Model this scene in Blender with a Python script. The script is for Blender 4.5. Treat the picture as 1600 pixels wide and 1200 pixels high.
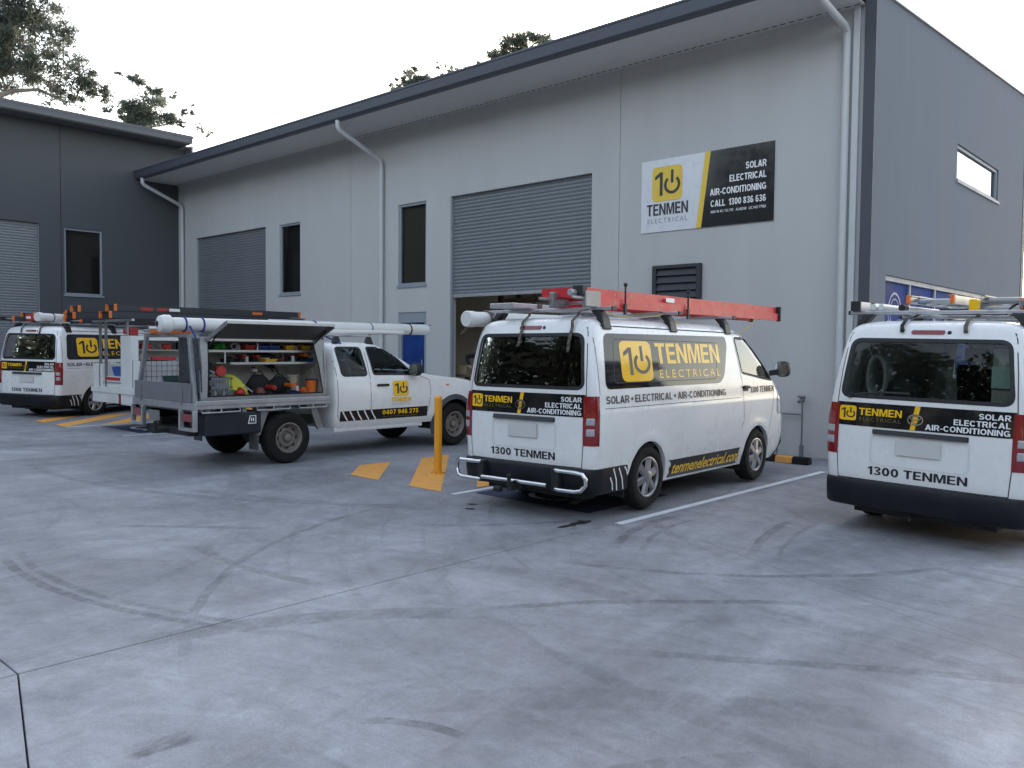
import bpy, bmesh, math, random, bisect
from mathutils import Vector, Matrix
R = math.radians
random.seed(7)
scene = bpy.context.scene
for o in list(bpy.data.objects): bpy.data.objects.remove(o)
C = scene.collection

# ------------------------------------------------------------------ camera
FPX, PITCH, ROLL, YAW, CAMH = 1311.6, -0.0417, 0.0090, 0.7388, 1.6146
cam_d = bpy.data.cameras.new('camera'); cam = bpy.data.objects.new('camera', cam_d); C.objects.link(cam)
cam_d.sensor_width = 36; cam_d.lens = FPX/1600*36; cam_d.clip_start = .05; cam_d.clip_end = 1000
fw = Vector((-math.sin(YAW)*math.cos(PITCH), math.cos(YAW)*math.cos(PITCH), math.sin(PITCH)))
rt = Vector((math.cos(YAW), math.sin(YAW), 0)); up = rt.cross(fw)
r2 = rt*math.cos(ROLL)+up*math.sin(ROLL); u2 = -rt*math.sin(ROLL)+up*math.cos(ROLL)
m = Matrix((r2, u2, -fw)).transposed().to_4x4(); m.translation = (0, 0, CAMH)
cam.matrix_world = m
scene.camera = cam

# ------------------------------------------------------------------ sky, sun, exposure
SUN_EL, SUN_AZ = R(11), R(-25)      # azimuth measured clockwise from +Y
world = bpy.data.worlds.new('World'); scene.world = world; world.use_nodes = True
nt = world.node_tree; nt.nodes.clear()
sky = nt.nodes.new('ShaderNodeTexSky'); sky.sky_type = 'NISHITA'; sky.sun_disc = False
sky.sun_elevation = SUN_EL; sky.sun_rotation = SUN_AZ; sky.air_density = 1.0; sky.dust_density = 2.0; sky.ozone_density = 1.0
bg = nt.nodes.new('ShaderNodeBackground'); bg.inputs['Strength'].default_value = 0.12
hs = nt.nodes.new('ShaderNodeHueSaturation'); hs.inputs['Saturation'].default_value = 0.66
wo = nt.nodes.new('ShaderNodeOutputWorld')
wb_ = nt.nodes.new('ShaderNodeVectorMath'); wb_.operation = 'MULTIPLY'; wb_.inputs[1].default_value = (1.05, 1.0, .975)     # camera white balance
nt.links.new(sky.outputs[0], hs.inputs['Color']); nt.links.new(hs.outputs[0], wb_.inputs[0]); nt.links.new(wb_.outputs[0], bg.inputs['Color']); nt.links.new(bg.outputs[0], wo.inputs['Surface'])
sd = bpy.data.lights.new('sun', 'SUN'); sd.energy = 0.5; sd.angle = R(12); sd.color = (1, .97, .93)
so = bpy.data.objects.new('sun', sd); C.objects.link(so)
sdir = Vector((math.sin(SUN_AZ)*math.cos(SUN_EL), math.cos(SUN_AZ)*math.cos(SUN_EL), math.sin(SUN_EL)))
so.rotation_euler = sdir.to_track_quat('Z', 'Y').to_euler(); so.location = (0, -5, 30)
vs = scene.view_settings; vs.view_transform = 'Standard'; vs.look = 'None'; vs.gamma = 1; vs.use_curve_mapping = False
vs.exposure = 2.65
scene.render.resolution_x, scene.render.resolution_y = 1024, 768

# ------------------------------------------------------------------ helpers
def gz(X): return -0.007*(X+9)          # the yard falls slightly to the right
class MB:
    def __init__(s): s.v = []; s.f = []
    def add(s, vs, fs):
        n = len(s.v); s.v += [tuple(a) for a in vs]; s.f += [tuple(i+n for i in f) for f in fs]; return s
    def bb(s, x0, x1, y0, y1, z0, z1):
        return s.add([(x0,y0,z0),(x1,y0,z0),(x1,y1,z0),(x0,y1,z0),(x0,y0,z1),(x1,y0,z1),(x1,y1,z1),(x0,y1,z1)],
                     [(3,2,1,0),(4,5,6,7),(0,1,5,4),(1,2,6,5),(2,3,7,6),(3,0,4,7)])
    def bar(s, p0, p1, w, h, upv=(0,0,1)):
        p0, p1 = Vector(p0), Vector(p1); d = (p1-p0).normalized(); u = Vector(upv)
        if abs(d.dot(u)) > .98: u = Vector((1,0,0))
        a = d.cross(u).normalized()*w/2; b = a.cross(d).normalized()*h/2
        vs = [p+q for p in (p0, p1) for q in (-a-b, a-b, a+b, -a+b)]
        return s.add(vs, [(0,1,2,3),(7,6,5,4),(0,4,5,1),(1,5,6,2),(2,6,7,3),(3,7,4,0)])
    def cyl(s, p0, p1, r, n=16, r1=None, caps=True):
        p0, p1 = Vector(p0), Vector(p1); d = (p1-p0).normalized(); u = Vector((0,0,1))
        if abs(d.z) > .95: u = Vector((1,0,0))
        a = d.cross(u).normalized(); b = d.cross(a); r1 = r if r1 is None else r1
        vs = []
        for p, q in ((p0, r), (p1, r1)):
            for i in range(n):
                t = 2*math.pi*i/n; vs.append(p+(a*math.cos(t)+b*math.sin(t))*q)
        fs = [(i, n+i, n+(i+1)%n, (i+1)%n) for i in range(n)]
        if caps: fs += [tuple(range(n)), tuple(range(2*n-1, n-1, -1))]
        return s.add(vs, fs)
    def tube(s, path, r, n=8, caps=True):
        P = [Vector(p) for p in path]; rings = []; prev = None
        for i, p in enumerate(P):
            d = (P[min(i+1, len(P)-1)]-P[max(i-1, 0)]).normalized()
            if prev is None:
                u = Vector((0,0,1)) if abs(d.z) < .9 else Vector((1,0,0)); a = d.cross(u).normalized()
            else:
                a = (prev-d*prev.dot(d)).normalized()
            prev = a; b = d.cross(a); rr = r[i] if isinstance(r, (list, tuple)) else r
            rings.append([p+(a*math.cos(2*math.pi*k/n)+b*math.sin(2*math.pi*k/n))*rr for k in range(n)])
        vs = [v for g in rings for v in g]; fs = []
        for i in range(len(P)-1):
            for k in range(n): fs.append((i*n+k, (i+1)*n+k, (i+1)*n+(k+1)%n, i*n+(k+1)%n))
        if caps: fs += [tuple(range(n)), tuple(range(len(vs)-1, len(vs)-n-1, -1))]
        return s.add(vs, fs)
    def prism(s, poly, fn0, fn1):      # poly of 2D points, two maps to 3D
        n = len(poly); vs = [fn0(*p) for p in poly]+[fn1(*p) for p in poly]
        return s.add(vs, [tuple(range(n-1, -1, -1)), tuple(range(n, 2*n))]+[(i, (i+1)%n, n+(i+1)%n, n+i) for i in range(n)])
    def lathe(s, prof, c, axis, n=32, close=False):   # prof (r, h)
        c = Vector(c); d = Vector(axis).normalized(); u = Vector((0,0,1)) if abs(d.z) < .9 else Vector((1,0,0))
        a = d.cross(u).normalized(); b = d.cross(a); vs = []; fs = []
        for r, h in prof:
            for k in range(n):
                t = 2*math.pi*k/n; vs.append(c+d*h+(a*math.cos(t)+b*math.sin(t))*r)
        m = len(prof)
        for i in range(m if close else m-1):
            for k in range(n):
                j = (i+1) % m; fs.append((i*n+k, i*n+(k+1)%n, j*n+(k+1)%n, j*n+k))
        return s.add(vs, fs)
    def patch(s, outline, fn, rings=5, c=None):        # star-shaped outline mapped onto a surface
        n = len(outline)
        if c is None: c = (sum(p[0] for p in outline)/n, sum(p[1] for p in outline)/n)
        vs = [fn(*c)]; fs = []
        for i in range(1, rings+1):
            k = i/rings
            for p in outline: vs.append(fn(c[0]+(p[0]-c[0])*k, c[1]+(p[1]-c[1])*k))
        for j in range(n): fs.append((0, 1+j, 1+(j+1)%n))
        for i in range(rings-1):
            for j in range(n):
                a = 1+i*n; b = a+n; fs.append((a+j, b+j, b+(j+1)%n, a+(j+1)%n))
        return s.add(vs, fs)
    def band(s, outl, inl, fn):
        n = len(outl); vs = [fn(*p) for p in outl]+[fn(*p) for p in inl]
        return s.add(vs, [(i, (i+1)%n, n+(i+1)%n, n+i) for i in range(n)])
    def blob(s, c, r, sq=(1,1,1), n=10, jit=.15, rnd=random):
        bm = bmesh.new(); bmesh.ops.create_icosphere(bm, subdivisions=2, radius=1)
        vs = []
        for v in bm.verts:
            k = 1+rnd.uniform(-jit, jit); vs.append((c[0]+v.co.x*r*sq[0]*k, c[1]+v.co.y*r*sq[1]*k, c[2]+v.co.z*r*sq[2]*k))
        fs = [tuple(v.index for v in f.verts) for f in bm.faces]; bm.free()
        return s.add(vs, fs)
    def mesh(s, name, mat, smooth=None, fix=True):
        me = bpy.data.meshes.new(name); me.from_pydata(s.v, [], s.f); me.update()
        if fix:
            bm = bmesh.new(); bm.from_mesh(me); bmesh.ops.recalc_face_normals(bm, faces=bm.faces); bm.to_mesh(me); bm.free()
        if smooth:
            me.polygons.foreach_set('use_smooth', [True]*len(me.polygons)); me.set_sharp_from_angle(angle=R(smooth))
        if mat: me.materials.append(mat)
        return me
    def build(s, name, mat, parent=None, smooth=None, bevel=0, fix=True, seg=2):
        o = bpy.data.objects.new(name, s.mesh(name, mat, smooth, fix)); C.objects.link(o); o.parent = parent
        if bevel:
            b = o.modifiers.new('bevel', 'BEVEL'); b.width = bevel; b.segments = seg; b.limit_method = 'ANGLE'; b.angle_limit = R(40); b.harden_normals = False
        return o
def tag(o, label=None, cat=None, group=None, kind=None):
    if label: o['label'] = label
    if cat: o['category'] = cat
    if group: o['group'] = group
    if kind: o['kind'] = kind
    return o
def empty(name, loc=(0,0,0), rz=0, label=None, cat=None, group=None):
    o = bpy.data.objects.new(name, None); C.objects.link(o); o.location = loc; o.rotation_euler = (0,0,rz); o.empty_display_size = .1
    return tag(o, label, cat, group)
def copy_tree(o, parent=None):
    c = o.copy(); C.objects.link(c); c.parent = parent
    for ch in o.children: copy_tree(ch, c)
    return c
def inst(name, me, parent, loc=(0,0,0), rot=(0,0,0), sc=(1,1,1)):
    o = bpy.data.objects.new(name, me); C.objects.link(o); o.parent = parent; o.location = loc; o.rotation_euler = rot; o.scale = sc; return o
def boolean_cut(ob, cutter):
    co = cutter.build('cutter', None)
    md = ob.modifiers.new('b', 'BOOLEAN'); md.operation = 'DIFFERENCE'; md.solver = 'EXACT'; md.object = co
    bpy.context.view_layer.update(); dg = bpy.context.evaluated_depsgraph_get()
    me = bpy.data.meshes.new_from_object(ob.evaluated_get(dg)); ob.modifiers.remove(md)
    old = ob.data; ob.data = me; bpy.data.meshes.remove(old); cm = co.data; bpy.data.objects.remove(co); bpy.data.meshes.remove(cm)
def rrect(x0, x1, y0, y1, r, n=5):
    pts = []
    for cx, cy, a in ((x1-r, y0+r, -90), (x1-r, y1-r, 0), (x0+r, y1-r, 90), (x0+r, y0+r, 180)):
        for i in range(n+1):
            t = R(a+90*i/n); pts.append((cx+r*math.cos(t), cy+r*math.sin(t)))
    return pts
def round_poly(P, r, n=5, sub=0):
    out = []; m = len(P)
    for i in range(m):
        a, b, c = Vector(P[i-1]), Vector(P[i]), Vector(P[(i+1) % m])
        d0 = (a-b); d1 = (c-b); q = min(r, d0.length*.45, d1.length*.45)
        s0 = b+d0.normalized()*q; s1 = b+d1.normalized()*q
        for k in range(n+1):
            t = k/n; p = s0*(1-t)**2+b*2*t*(1-t)+s1*t*t; out.append((p.x, p.y))
    if sub:
        o2 = []
        for i in range(len(out)):
            a, b = Vector(out[i]), Vector(out[(i+1) % len(out)]); k = max(1, int((b-a).length/sub))
            for j in range(k): p = a+(b-a)*j/k; o2.append((p.x, p.y))
        out = o2
    return out
def inset(P, d):
    n = len(P); cx = sum(p[0] for p in P)/n; cy = sum(p[1] for p in P)/n; out = []
    area = sum(P[i][0]*P[(i+1) % n][1]-P[(i+1) % n][0]*P[i][1] for i in range(n)); sg = 1 if area > 0 else -1
    for i in range(n):
        a = Vector(P[i-1]); c = Vector(P[(i+1) % n]); t = (c-a); t.normalize(); nv = Vector((-t.y, t.x))*sg
        out.append((P[i][0]+nv.x*d, P[i][1]+nv.y*d))
    return out
# --- lettering
_tc = {}
def text2d(s, bold=0.0, shear=0.0, spacing=1.0):
    key = (s, bold, shear, spacing)
    if key in _tc: return _tc[key]
    cu = bpy.data.curves.new('t', 'FONT'); cu.body = s; cu.size = 1; cu.offset = bold; cu.shear = shear; cu.space_character = spacing; cu.resolution_u = 3; cu.fill_mode = 'FRONT'
    ob = bpy.data.objects.new('t', cu); C.objects.link(ob); bpy.context.view_layer.update()
    me = bpy.data.meshes.new_from_object(ob.evaluated_get(bpy.context.evaluated_depsgraph_get()))
    v = [(p.co.x, p.co.y) for p in me.vertices]; f = [tuple(p.vertices) for p in me.polygons]
    bpy.data.objects.remove(ob); bpy.data.curves.remove(cu); bpy.data.meshes.remove(me)
    x0 = min(p[0] for p in v); x1 = max(p[0] for p in v); y0 = min(p[1] for p in v); y1 = max(p[1] for p in v)
    _tc[key] = ([((a-x0)/(x1-x0), (b-y0)/(y1-y0)) for a, b in v], f); return _tc[key]
# heavy block capitals and figures, built from polygons and strokes
from mathutils.geometry import tessellate_polygon
def _arc(cx, cy, rx, ry, a0, a1, n=14): return [(cx+rx*math.cos(R(a0+(a1-a0)*i/n)), cy+ry*math.sin(R(a0+(a1-a0)*i/n))) for i in range(n+1)]
def _glyph(ch):
    P = lambda *o: ('p', o); S = lambda path, closed=False, w=.185: ('s', path, closed, w)
    G = {
     'E': (.60, [P([(0,0),(.60,0),(.60,.17),(.2,.17),(.2,.42),(.56,.42),(.56,.58),(.2,.58),(.2,.83),(.59,.83),(.59,1),(0,1)])]),
     'L': (.57, [P([(0,0),(.57,0),(.57,.17),(.2,.17),(.2,1),(0,1)])]), 'T': (.64, [P([(.22,0),(.42,0),(.42,.83),(.64,.83),(.64,1),(0,1),(0,.83),(.22,.83)])]),
     'I': (.2, [P([(0,0),(.2,0),(.2,1),(0,1)])]), '-': (.32, [P([(0,.28),(.32,.28),(.32,.45),(0,.45)])]),
     'N': (.73, [P([(0,0),(.19,0),(.19,.66),(.53,0),(.73,0),(.73,1),(.54,1),(.54,.34),(.2,1),(0,1)])]),
     'M': (.88, [P([(0,0),(.18,0),(.18,.74),(.36,0),(.52,0),(.70,.74),(.70,0),(.88,0),(.88,1),(.61,1),(.44,.32),(.27,1),(0,1)])]),
     'A': (.79, [P([(0,0),(.21,0),(.27,.2),(.52,.2),(.58,0),(.79,0),(.51,1),(.28,1)], [(.32,.36),(.47,.36),(.395,.68)])]),
     'R': (.74, [P([(0,0),(.2,0),(.2,.38),(.34,.38),(.52,0),(.74,0),(.53,.42)]+_arc(.42,.70,.28,.30,-50,90,10)+[(0,1)], [(.2,.55)]+_arc(.42,.69,.09,.14,-90,90,8)+[(.2,.83)])]),
     'D': (.74, [P([(0,0)]+_arc(.34,.5,.40,.5,-90,90,14)+[(0,1)], [(.2,.17)]+_arc(.33,.5,.21,.33,-90,90,12)+[(.2,.83)])]),
     'O': (.79, [S(_arc(.395,.5,.30,.408,0,360,28)[:-1], True)]), 'C': (.74, [S(_arc(.39,.5,.295,.408,42,318,22))]),
     'G': (.77, [S(_arc(.39,.5,.295,.408,42,328,22)), P([(.42,.53),(.76,.53),(.76,0),(.65,0),(.625,.235),(.57,.37),(.42,.37)])]),
     'S': (.68, [S(_arc(.335,.71,.235,.20,18,262,16)+_arc(.345,.29,.245,.20,82,-162,16))]),
     '0': (.60, [S(_arc(.30,.5,.205,.408,0,360,28)[:-1], True)]), '1': (.42, [P([(.22,0),(.42,0),(.42,1),(.28,1),(.05,.82),(.05,.64),(.22,.74)])]),
     '2': (.58, [S(_arc(.29,.71,.20,.20,172,-30,14)+[(.25,.30),(.16,.17)]), P([(.03,0),(.57,0),(.57,.165),(.03,.165)])]),
     '3': (.58, [S(_arc(.29,.755,.20,.16,165,-90,14), False, .165), S(_arc(.29,.25,.21,.165,90,-165,14), False, .165), P([(.19,.40),(.289,.40),(.289,.60),(.19,.60)])]),
     '4': (.63, [P([(.36,0),(.55,0),(.55,.22),(.63,.22),(.63,.38),(.55,.38),(.55,1),(.36,1),(.02,.40),(.02,.22),(.36,.22)], [(.36,.38),(.17,.38),(.36,.72)])]),
     '5': (.58, [P([(.12,1),(.54,1),(.54,.83),(.27,.83),(.245,.64),(.08,.50),(.06,.52)]), S(_arc(.28,.32,.205,.225,122,-160,16))]),
     '6': (.60, [S(_arc(.30,.5,.205,.408,42,176,10)+_arc(.30,.30,.205,.208,184,526,22))]), '7': (.57, [P([(.03,1),(.57,1),(.57,.85),(.31,0),(.11,0),(.37,.83),(.03,.83)])]),
     '8': (.60, [S(_arc(.30,.752,.19,.16,0,360,20)[:-1], True, .165), S(_arc(.30,.255,.205,.17,0,360,20)[:-1], True, .165)]), '9': (.60, [S([(.6-a, 1-b) for a, b in _arc(.30,.5,.205,.408,42,176,10)+_arc(.30,.30,.205,.208,184,526,22)])]),
    }
    return G.get(ch)
def block2d(s, track=.085):
    key = ('blk', s, track)
    if key in _tc: return _tc[key]
    V = []; F = []; x = 0
    for ch in s:
        if ch == ' ': x += .30; continue
        w, parts = _glyph(ch)
        for p in parts:
            n0 = len(V)
            if p[0] == 'p':
                loops = [[Vector((a, b, 0)) for a, b in l] for l in p[1]]
                for l in p[1]: V += [(x+a, b) for a, b in l]
                F += [tuple(n0+i for i in t) for t in tessellate_polygon(loops)]
            else:
                path, closed, sw = p[1], p[2], p[3]; n = len(path)
                for i in range(n):
                    a = Vector(path[i-1] if (i or closed) else path[0]); b = Vector(path[(i+1) % n] if (i < n-1 or closed) else path[-1]); t = (b-a).normalized(); nv = Vector((-t.y, t.x))*sw/2
                    V += [(x+path[i][0]+nv.x, path[i][1]+nv.y), (x+path[i][0]-nv.x, path[i][1]-nv.y)]
                for i in range(n if closed else n-1): j = (i+1) % n; F.append((n0+2*i, n0+2*i+1, n0+2*j+1, n0+2*j))
        x += w+track
    x -= track; _tc[key] = ([(a/x, b) for a, b in V], F); return _tc[key]
def letter(s, box, fn, mat, parent, name='lettering', bold=.012, shear=0, spacing=1.0, mb=None):
    """fit the words s into box = (u0, u1, v0, v1) of the surface fn(u, v); u0 is where reading starts"""
    v, f = block2d(s) if (bold > .012 and all(c == ' ' or _glyph(c) for c in s)) else text2d(s, bold, shear, spacing); own = mb is None; mb = mb or MB()
    mb.add([fn(box[0]+(box[1]-box[0])*a, box[2]+(box[3]-box[2])*b) for a, b in v], f)
    return mb.build(name, mat, parent, fix=False) if own else mb
def arc_strip(cx, cy, r, w, a0, a1, n, fn, mb):
    vs = []
    for i in range(n+1):
        t = R(a0+(a1-a0)*i/n)
        for q in (r-w/2, r+w/2): vs.append((cx+q*math.cos(t), cy+q*math.sin(t)))
    mb.add([fn(*p) for p in vs], [(2*i, 2*i+1, 2*i+3, 2*i+2) for i in range(n)])
def logo(box, fn, fn2, tile_m, mark_m, parent):
    """yellow rounded tile with a 1 and a power symbol; box (u0,u1,v0,v1) on surface fn / fn2 (a little prouder)"""
    u0, u1, v0, v1 = box
    g = lambda f: (lambda a, b: f(u0+(u1-u0)*a, v0+(v1-v0)*b))
    t = MB().patch(round_poly([(0,0),(1,0),(1,1),(0,1)], .17, 6, .2), g(fn), 4).build('logo_tile', tile_m, parent, fix=False)
    mk = MB(); G = g(fn2)
    mk.add([G(*p) for p in [(.26,.16),(.36,.16),(.36,.84),(.26,.84)]], [(0,1,2,3)])
    mk.add([G(*p) for p in [(.26,.84),(.10,.72),(.10,.62),(.26,.72)]], [(0,1,2,3)])
    arc_strip(.67, .45, .225, .085, 128, 412, 22, G, mk)
    mk.add([G(*p) for p in [(.627,.50),(.713,.50),(.713,.88),(.627,.88)]], [(0,1,2,3)])
    mk.build('logo_mark', mark_m, t, fix=False)
    return t

# ------------------------------------------------------------------ materials
_m = {}
def nodes(mt): mt.use_nodes = True; return mt.node_tree, mt.node_tree.nodes['Principled BSDF']
def pm(name, rgb, rough=.5, metal=0, var=.08, scale=6, bump=0, bscale=40, coat=0, spec=.5, rvar=.1, stretch=None, dirt=0, dcol=(.12,.10,.08), dscale=3):
    if name in _m: return _m[name]
    mt = bpy.data.materials.new(name); t, b = nodes(mt); L = t.links.new
    tc = t.nodes.new('ShaderNodeTexCoord'); src = tc.outputs['Object']
    if stretch:
        mp = t.nodes.new('ShaderNodeMapping'); mp.inputs['Scale'].default_value = stretch; L(src, mp.inputs[0]); src = mp.outputs[0]
    nz = t.nodes.new('ShaderNodeTexNoise'); nz.inputs['Scale'].default_value = scale; nz.inputs['Detail'].default_value = 6; nz.inputs['Roughness'].default_value = .6; L(src, nz.inputs['Vector'])
    mr = t.nodes.new('ShaderNodeMapRange'); mr.inputs[1].default_value = .25; mr.inputs[2].default_value = .75; mr.inputs[3].default_value = 1-var; mr.inputs[4].default_value = 1+var; L(nz.outputs['Fac'], mr.inputs[0])
    mx = t.nodes.new('ShaderNodeVectorMath'); mx.operation = 'SCALE'; mx.inputs[0].default_value = rgb; L(mr.outputs[0], mx.inputs['Scale'])
    col = mx.outputs[0]
    if dirt:
        n2 = t.nodes.new('ShaderNodeTexNoise'); n2.inputs['Scale'].default_value = dscale; n2.inputs['Detail'].default_value = 8; n2.inputs['Roughness'].default_value = .7; L(tc.outputs['Object'], n2.inputs['Vector'])
        m2 = t.nodes.new('ShaderNodeMapRange'); m2.inputs[1].default_value = .48; m2.inputs[2].default_value = .8; m2.inputs[3].default_value = 0; m2.inputs[4].default_value = dirt; L(n2.outputs['Fac'], m2.inputs[0])
        mm = t.nodes.new('ShaderNodeMix'); mm.data_type = 'RGBA'; L(m2.outputs[0], mm.inputs['Factor']); L(col, mm.inputs['A']); mm.inputs['B'].default_value = (*dcol, 1); col = mm.outputs['Result']
    L(col, b.inputs['Base Color'])
    m3 = t.nodes.new('ShaderNodeMapRange'); m3.inputs[1].default_value = .25; m3.inputs[2].default_value = .75; m3.inputs[3].default_value = max(0.02, rough-rvar); m3.inputs[4].default_value = min(1, rough+rvar); L(nz.outputs['Fac'], m3.inputs[0]); L(m3.outputs[0], b.inputs['Roughness'])
    b.inputs['Metallic'].default_value = metal; b.inputs['Specular IOR Level'].default_value = spec; b.inputs['Coat Weight'].default_value = coat; b.inputs['Coat Roughness'].default_value = .08
    if bump:
        n3 = t.nodes.new('ShaderNodeTexNoise'); n3.inputs['Scale'].default_value = bscale; n3.inputs['Detail'].default_value = 4; L(src, n3.inputs['Vector'])
        bp = t.nodes.new('ShaderNodeBump'); bp.inputs['Strength'].default_value = bump; bp.inputs['Distance'].default_value = .01; L(n3.outputs['Fac'], bp.inputs['Height']); L(bp.outputs[0], b.inputs['Normal'])
    _m[name] = mt; return mt
def glass(name, tint=.2, refl=1.5, rgb=(1,1,1)):
    if name in _m: return _m[name]
    mt = bpy.data.materials.new(name); mt.use_nodes = True; t = mt.node_tree; t.nodes.clear(); L = t.links.new
    o = t.nodes.new('ShaderNodeOutputMaterial'); mx = t.nodes.new('ShaderNodeMixShader'); tr = t.nodes.new('ShaderNodeBsdfTransparent'); gl = t.nodes.new('ShaderNodeBsdfGlossy'); fr = t.nodes.new('ShaderNodeFresnel')
    tr.inputs[0].default_value = (tint*rgb[0], tint*rgb[1], tint*rgb[2], 1); gl.inputs['Roughness'].default_value = .015; gl.inputs['Color'].default_value = (.95, .97, 1, 1); fr.inputs[0].default_value = refl
    L(fr.outputs[0], mx.inputs[0]); L(tr.outputs[0], mx.inputs[1]); L(gl.outputs[0], mx.inputs[2]); L(mx.outputs[0], o.inputs[0])
    _m[name] = mt; return mt
white = pm('white_paint', (.78,.78,.765), .28, var=.02, scale=3, coat=.5, dirt=.03, dcol=(.42,.38,.32), dscale=2.2, rvar=.05)
white2 = pm('white_paint_worn', (.70,.70,.69), .4, var=.05, scale=4, coat=.2, dirt=.25, dcol=(.36,.32,.27), dscale=4)
blackv = pm('black_vinyl', (.010,.011,.014), .07, var=.1, spec=.42, rvar=.02)
yellow = pm('yellow_vinyl', (.92,.53,.02), .16, var=.03, spec=.42, rvar=.03)
textblk = pm('black_letters', (.016,.016,.02), .4, var=.05)
textwht = pm('white_letters', (.8,.8,.8), .4, var=.03)
plastic = pm('black_plastic', (.012,.0125,.015), .55, var=.15, bump=.15, bscale=120, dirt=.25, dcol=(.07,.065,.06))
bumper_m = pm('bumper_plastic', (.008,.009,.013), .45, var=.12, dirt=.3, dcol=(.03,.03,.032), spec=.3)
rubber = pm('tyre_rubber', (.013,.0125,.012), .85, var=.2, bump=.3, bscale=90, dirt=.45, dcol=(.045,.040,.034), dscale=6, spec=.25)
silver = pm('silver_cap', (.30,.30,.31), .35, metal=.6, var=.1, dirt=.35, dcol=(.12,.11,.10), dscale=9)
steelw = pm('steel_wheel', (.21,.19,.165), .6, metal=.3, var=.2, dirt=.5, dcol=(.12,.10,.08), dscale=9)
chrome = pm('chrome', (.75,.75,.77), .12, metal=1, var=.05, dirt=.2, dcol=(.2,.17,.14), dscale=8)
alu = pm('aluminium', (.50,.51,.53), .42, metal=.75, var=.12, scale=9, dirt=.3, dcol=(.2,.19,.17), dscale=5)
aludark = pm('weathered_aluminium', (.28,.285,.29), .5, metal=.6, var=.15, scale=7, dirt=.4, dcol=(.12,.11,.10), dscale=4)
redlens = pm('red_lens', (.22,.006,.010), .12, var=.1, scale=30, coat=.8)
clearlens = pm('clear_lens', (.38,.38,.40), .12, var=.15, scale=60, coat=.8)
greylens = pm('smoked_lens', (.10,.06,.06), .12, var=.15, scale=60, coat=.8)
plate_m = pm('number_plate', (.62,.60,.60), .4, var=.06, dirt=.2)
dark = pm('dark_interior', (.020,.020,.021), .8, var=.1)
trimgrey = pm('grey_trim', (.055,.056,.06), .7, var=.1)
tint_rear = glass('tinted_rear_glass', .12, 1.33, (.8,1,.9))
tint_clear = glass('light_tinted_glass', .72, 1.5, (.92,1,.97))
door_glass = glass('van_door_glass', .72, 1.95, (.92,1,.97))
tint_van3 = glass('rear_glass', .55, 1.36, (.9,1,.97))
ute_glass = glass('ute_window_glass', .80, 1.30, (.88,1,.98))
win_glass = glass('window_glass', .65, 1.4)
orange = pm('orange_plastic', (.72,.16,.02), .45, var=.08)
orange2 = pm('orange_fibreglass', (.58,.024,.034), .42, var=.08, scale=5, dirt=.2, dcol=(.55,.10,.10), dscale=9)
pvc = pm('white_pvc', (.68,.68,.66), .35, var=.05, dirt=.2, dcol=(.35,.32,.28))
tinred = pm('red_plastic', (.42,.03,.025), .4, var=.1)
ladderg = pm('grey_fibreglass', (.035,.038,.045), .5, var=.1)
strapm = pm('webbing_strap', (.13,.105,.085), .9, var=.15, bump=.3, bscale=200)
bluestrap = pm('blue_strap', (.015,.035,.20), .8, var=.15)
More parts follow.
